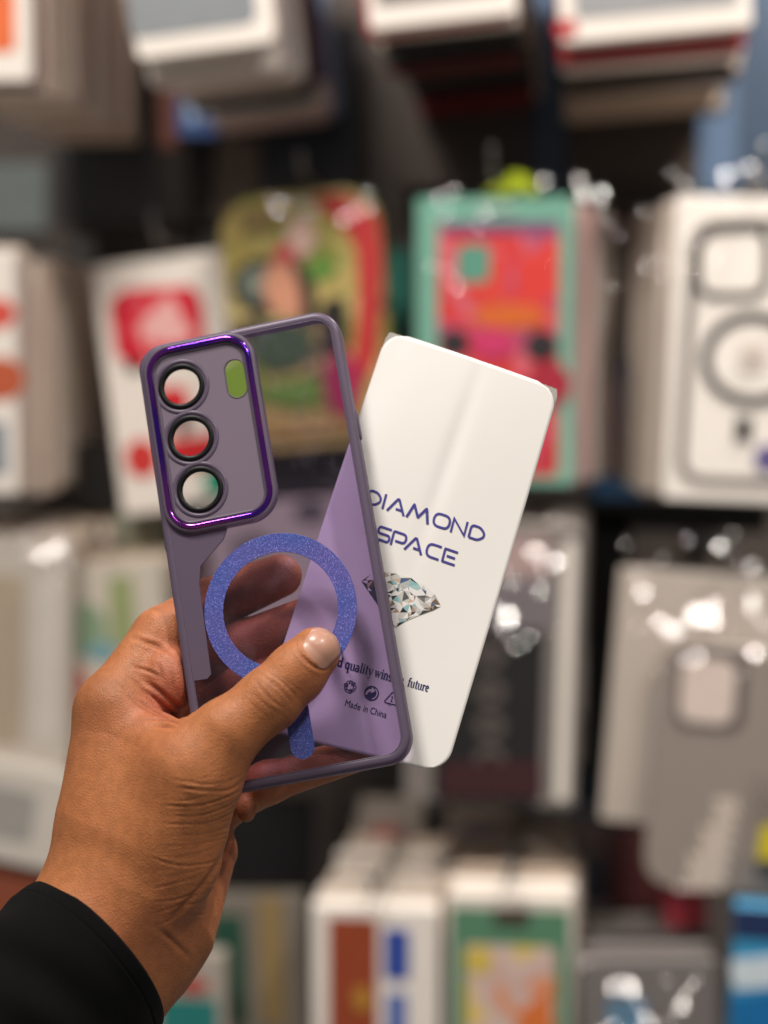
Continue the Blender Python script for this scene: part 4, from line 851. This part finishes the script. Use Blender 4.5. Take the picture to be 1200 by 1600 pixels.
# skin colour: palm side and finger pads paler and pinker, knuckle and outer side browner; lower wrist shade painted in brown
def blob(c, r_): return np.exp(-(((HV - np.array(c, f32)) / np.array(r_, f32)) ** 2).sum(1))
palmy = np.clip(blob((272, 1066, -10), (44, 70, 70)) + .8 * blob((250, 1112, 0), (50, 34, 60)) + .5 * blob((345, 1350, -60), (50, 80, 60)), 0, 1)
for ch in FING:
    for (a, _r) in ch[1:]: palmy = np.maximum(palmy, .3 * blob(a, (80, 60, 60)))
brown = np.clip(.8 * blob((432, 1086, 90), (34, 26, 60)) + .5 * blob((478, 1040, 90), (18, 16, 50)) + .45 * blob((150, 1090, 0), (50, 70, 90)) + .5 * blob((270, 1470, 0), (70, 60, 120)), 0, 1)
ORG = hp(160, 1470, 0)
A_ = np.array(MC); dep = DF - HV2[:, 2] * PXM
X = np.stack([(HV2[:, 0] - 600) / F * dep, (800 - HV2[:, 1]) / F * dep, -dep], 1) @ A_.T + np.array(CAM) - np.array(ORG)
me = bpy.data.meshes.new('person'); me.vertices.add(len(X)); me.vertices.foreach_set('co', X.astype(f32).ravel()); me.loops.add(len(HQ) * 4); me.loops.foreach_set('vertex_index', HQ.astype(np.int32).ravel()); me.polygons.add(len(HQ))
me.polygons.foreach_set('loop_start', np.arange(0, len(HQ) * 4, 4, dtype=np.int32)); me.update(calc_edges=True); me.validate(); me.polygons.foreach_set('use_smooth', [True] * len(me.polygons))
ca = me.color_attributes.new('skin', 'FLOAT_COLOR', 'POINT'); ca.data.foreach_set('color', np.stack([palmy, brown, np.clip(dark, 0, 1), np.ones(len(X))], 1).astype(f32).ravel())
bm = bmesh.new(); bm.from_mesh(me); bmesh.ops.recalc_face_normals(bm, faces=bm.faces); bm.to_mesh(me); bm.free()

skin, nt, out = new_mat('skin')
b = nd(nt, 'ShaderNodeBsdfPrincipled', Roughness=0.52); b.inputs['Subsurface Weight'].default_value = .14; b.inputs['Subsurface Radius'].default_value = (1.0, .35, .18); b.inputs['Subsurface Scale'].default_value = .0022; b.inputs['Specular IOR Level'].default_value = .38
at = nd(nt, 'ShaderNodeAttribute', attribute_name='skin'); sp = nd(nt, 'ShaderNodeSeparateColor'); nt.links.new(at.outputs['Color'], sp.inputs[0])
tc = nd(nt, 'ShaderNodeTexCoord'); n1 = nd(nt, 'ShaderNodeTexNoise', Scale=55.0, Detail=5.0); n2 = nd(nt, 'ShaderNodeTexVoronoi', Scale=1000.0, feature='DISTANCE_TO_EDGE'); n3 = nd(nt, 'ShaderNodeTexNoise', Scale=900.0, Detail=3.0); n4 = nd(nt, 'ShaderNodeTexNoise', Scale=260.0, Detail=4.0)
for q in (n1, n2, n3, n4): nt.links.new(tc.outputs['Object'], q.inputs['Vector'])
def mixc(a, bcol, fac, mode='MIX'):
    m_ = nd(nt, 'ShaderNodeMix', data_type='RGBA', blend_type=mode)
    for i, x in ((6, a), (7, bcol)):
        if isinstance(x, tuple): m_.inputs[i].default_value = (*x, 1)
        else: nt.links.new(x, m_.inputs[i])
    if isinstance(fac, float): m_.inputs[0].default_value = fac
    else: nt.links.new(fac, m_.inputs[0])
    return m_.outputs[2]
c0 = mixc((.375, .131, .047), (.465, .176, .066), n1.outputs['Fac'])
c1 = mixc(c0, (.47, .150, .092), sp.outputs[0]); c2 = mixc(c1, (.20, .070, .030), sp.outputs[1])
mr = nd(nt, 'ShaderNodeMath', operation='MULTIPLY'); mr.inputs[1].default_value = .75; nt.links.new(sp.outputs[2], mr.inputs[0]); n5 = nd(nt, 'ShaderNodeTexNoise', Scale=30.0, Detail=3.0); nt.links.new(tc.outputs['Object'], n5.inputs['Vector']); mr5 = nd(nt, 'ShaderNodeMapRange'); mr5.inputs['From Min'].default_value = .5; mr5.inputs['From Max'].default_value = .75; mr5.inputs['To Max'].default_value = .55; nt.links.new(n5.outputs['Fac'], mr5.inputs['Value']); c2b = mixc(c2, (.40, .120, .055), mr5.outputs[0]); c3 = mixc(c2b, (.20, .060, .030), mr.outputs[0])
mr4 = nd(nt, 'ShaderNodeMapRange'); mr4.inputs['From Min'].default_value = .35; mr4.inputs['From Max'].default_value = .65; mr4.inputs['To Min'].default_value = .90; mr4.inputs['To Max'].default_value = 1.08; nt.links.new(n4.outputs['Fac'], mr4.inputs['Value'])
c4 = mixc(c3, mr4.outputs[0], 1.0, 'MULTIPLY'); nt.links.new(c4, b.inputs['Base Color'])
b1 = nd(nt, 'ShaderNodeBump', Strength=.55, Distance=.0004); nt.links.new(n2.outputs['Distance'], b1.inputs['Height']); b2 = nd(nt, 'ShaderNodeBump', Strength=.25, Distance=.0004); nt.links.new(n3.outputs['Fac'], b2.inputs['Height']); nt.links.new(b1.outputs[0], b2.inputs['Normal']); nt.links.new(b2.outputs[0], b.inputs['Normal']); nt.links.new(b.outputs[0], out.inputs[0])
person = link('person', me, skin); person.location = ORG
tag(person, 'brown-skinned left hand in a black sleeve holding the purple case between thumb and fingers', 'person')

# thumbnail
def front_z(uv, z0=260.0):
    z = np.full(len(uv), z0, f32)
    for _ in range(60):
        d = sdf(np.stack([uv[:, 0], uv[:, 1], z], 1)); z = z - np.clip(d, -6, 30) * f32(.8)
    return z
NA, NB = 24, 26; uv = []; lift = []
e_al = np.array((.655, -.755)); e_ac = np.array((.755, .655)); base_c = np.array((483.5, 1031.0))
for j in range(NB + 1):
    b_ = j / NB; L0 = 53.0; y = b_ * L0
    hw_ = 32.0 * (1 - .10 * (1 - b_)) * math.sqrt(max(1 - max(0, (b_ - .62) / .40) ** 2, 0.03)) * math.sqrt(max(1 - max(0, (.16 - b_) / .19) ** 2, .05))
    for i in range(NA + 1):
        a_ = -1 + 2 * i / NA; q = base_c + e_al * y + e_ac * hw_ * a_; uv.append(q); lift.append(1.5 * (1 - abs(a_) ** 3 * .9) * min(1, .15 + 4 * b_) + .8 * b_)
uv = np.array(uv, f32); nz = front_z(uv); nP = np.stack([uv[:, 0], uv[:, 1], nz], 1); nn = grad(nP, 3.0); nP = nP + nn * np.array(lift, f32)[:, None]
V = [hp(*map(float, q)) - ORG for q in nP]; Fc = [(j * (NA + 1) + i, j * (NA + 1) + i + 1, (j + 1) * (NA + 1) + i + 1, (j + 1) * (NA + 1) + i) for j in range(NB) for i in range(NA)]
nail, nt, out = new_mat('nail'); b = nd(nt, 'ShaderNodeBsdfPrincipled', Roughness=.36); b.inputs['Base Color'].default_value = (.50, .265, .19, 1); b.inputs['Subsurface Weight'].default_value = .2; b.inputs['Subsurface Scale'].default_value = .001; b.inputs['Coat Weight'].default_value = .2; nt.links.new(b.outputs[0], out.inputs[0])
no = link('thumbnail', mesh('thumbnail', V, Fc, True), nail, person)
so = no.modifiers.new('solid', 'SOLIDIFY'); so.thickness = .0005; so.offset = -1

# black sleeve
cen = np.array((150.0, 1492.0, 22.0)); axd = np.array((-.700, .640, .32)); axd /= np.linalg.norm(axd); s1 = np.array((.675, .738, 0)); s1 -= axd * (s1 @ axd); s1 /= np.linalg.norm(s1); s2 = np.cross(axd, s1)
sl = []; NR, NT = 46, 96
def ring(t, rad, wob):
    L = []
    for i in range(NT):
        a = 2 * math.pi * i / NT; rr = rad * (1 + wob * (.012 * math.sin(3 * a + t * .03) + .010 * math.sin(5 * a - t * .05) + .012 * math.sin(t * .06 + 2 * a)))
        q = cen + axd * t + s1 * math.cos(a) * rr + s2 * math.sin(a) * rr * .92; L.append(hp(*map(float, q)) - ORG)
    return L
sl += [ring(40, 138, .3), ring(6, 142, .3), ring(-1, 145, .3), ring(-3, 148, .3), ring(-1, 150.5, .3), ring(4, 151.5, .3)]
for t in (10, 20, 23, 25, 27, 30): sl.append(ring(t, 152 + t * .07 - (2.2 if t == 25 else 0), .35))
for k in range(NR): t = 38 + k * 10; sl.append(ring(t, 152 + t * .07, min(2.2, .35 + t * .016)))
cloth, nt, out = new_mat('black_cloth'); b = nd(nt, 'ShaderNodeBsdfPrincipled', Roughness=.85); b.inputs['Base Color'].default_value = (.0028, .0027, .003, 1); b.inputs['Sheen Weight'].default_value = .02; b.inputs['Sheen Roughness'].default_value = .5; b.inputs['Specular IOR Level'].default_value = .1
tc = nd(nt, 'ShaderNodeTexCoord'); wv = nd(nt, 'ShaderNodeTexWave', Scale=700.0, Distortion=1.0); n = nd(nt, 'ShaderNodeTexNoise', Scale=1800.0); ad = nd(nt, 'ShaderNodeMath', operation='ADD'); bp = nd(nt, 'ShaderNodeBump', Strength=.5, Distance=.0004)
nt.links.new(tc.outputs['Object'], wv.inputs['Vector']); nt.links.new(tc.outputs['Object'], n.inputs['Vector']); nt.links.new(wv.outputs['Fac'], ad.inputs[0]); nt.links.new(n.outputs['Fac'], ad.inputs[1]); nt.links.new(ad.outputs[0], bp.inputs['Height']); nt.links.new(bp.outputs[0], b.inputs['Normal']); nt.links.new(b.outputs[0], out.inputs[0])
link('sleeve', loops_mesh('sleeve', sl), cloth, person)['label'] = 'black cloth sleeve cuff'
bpy.context.view_layer.update()
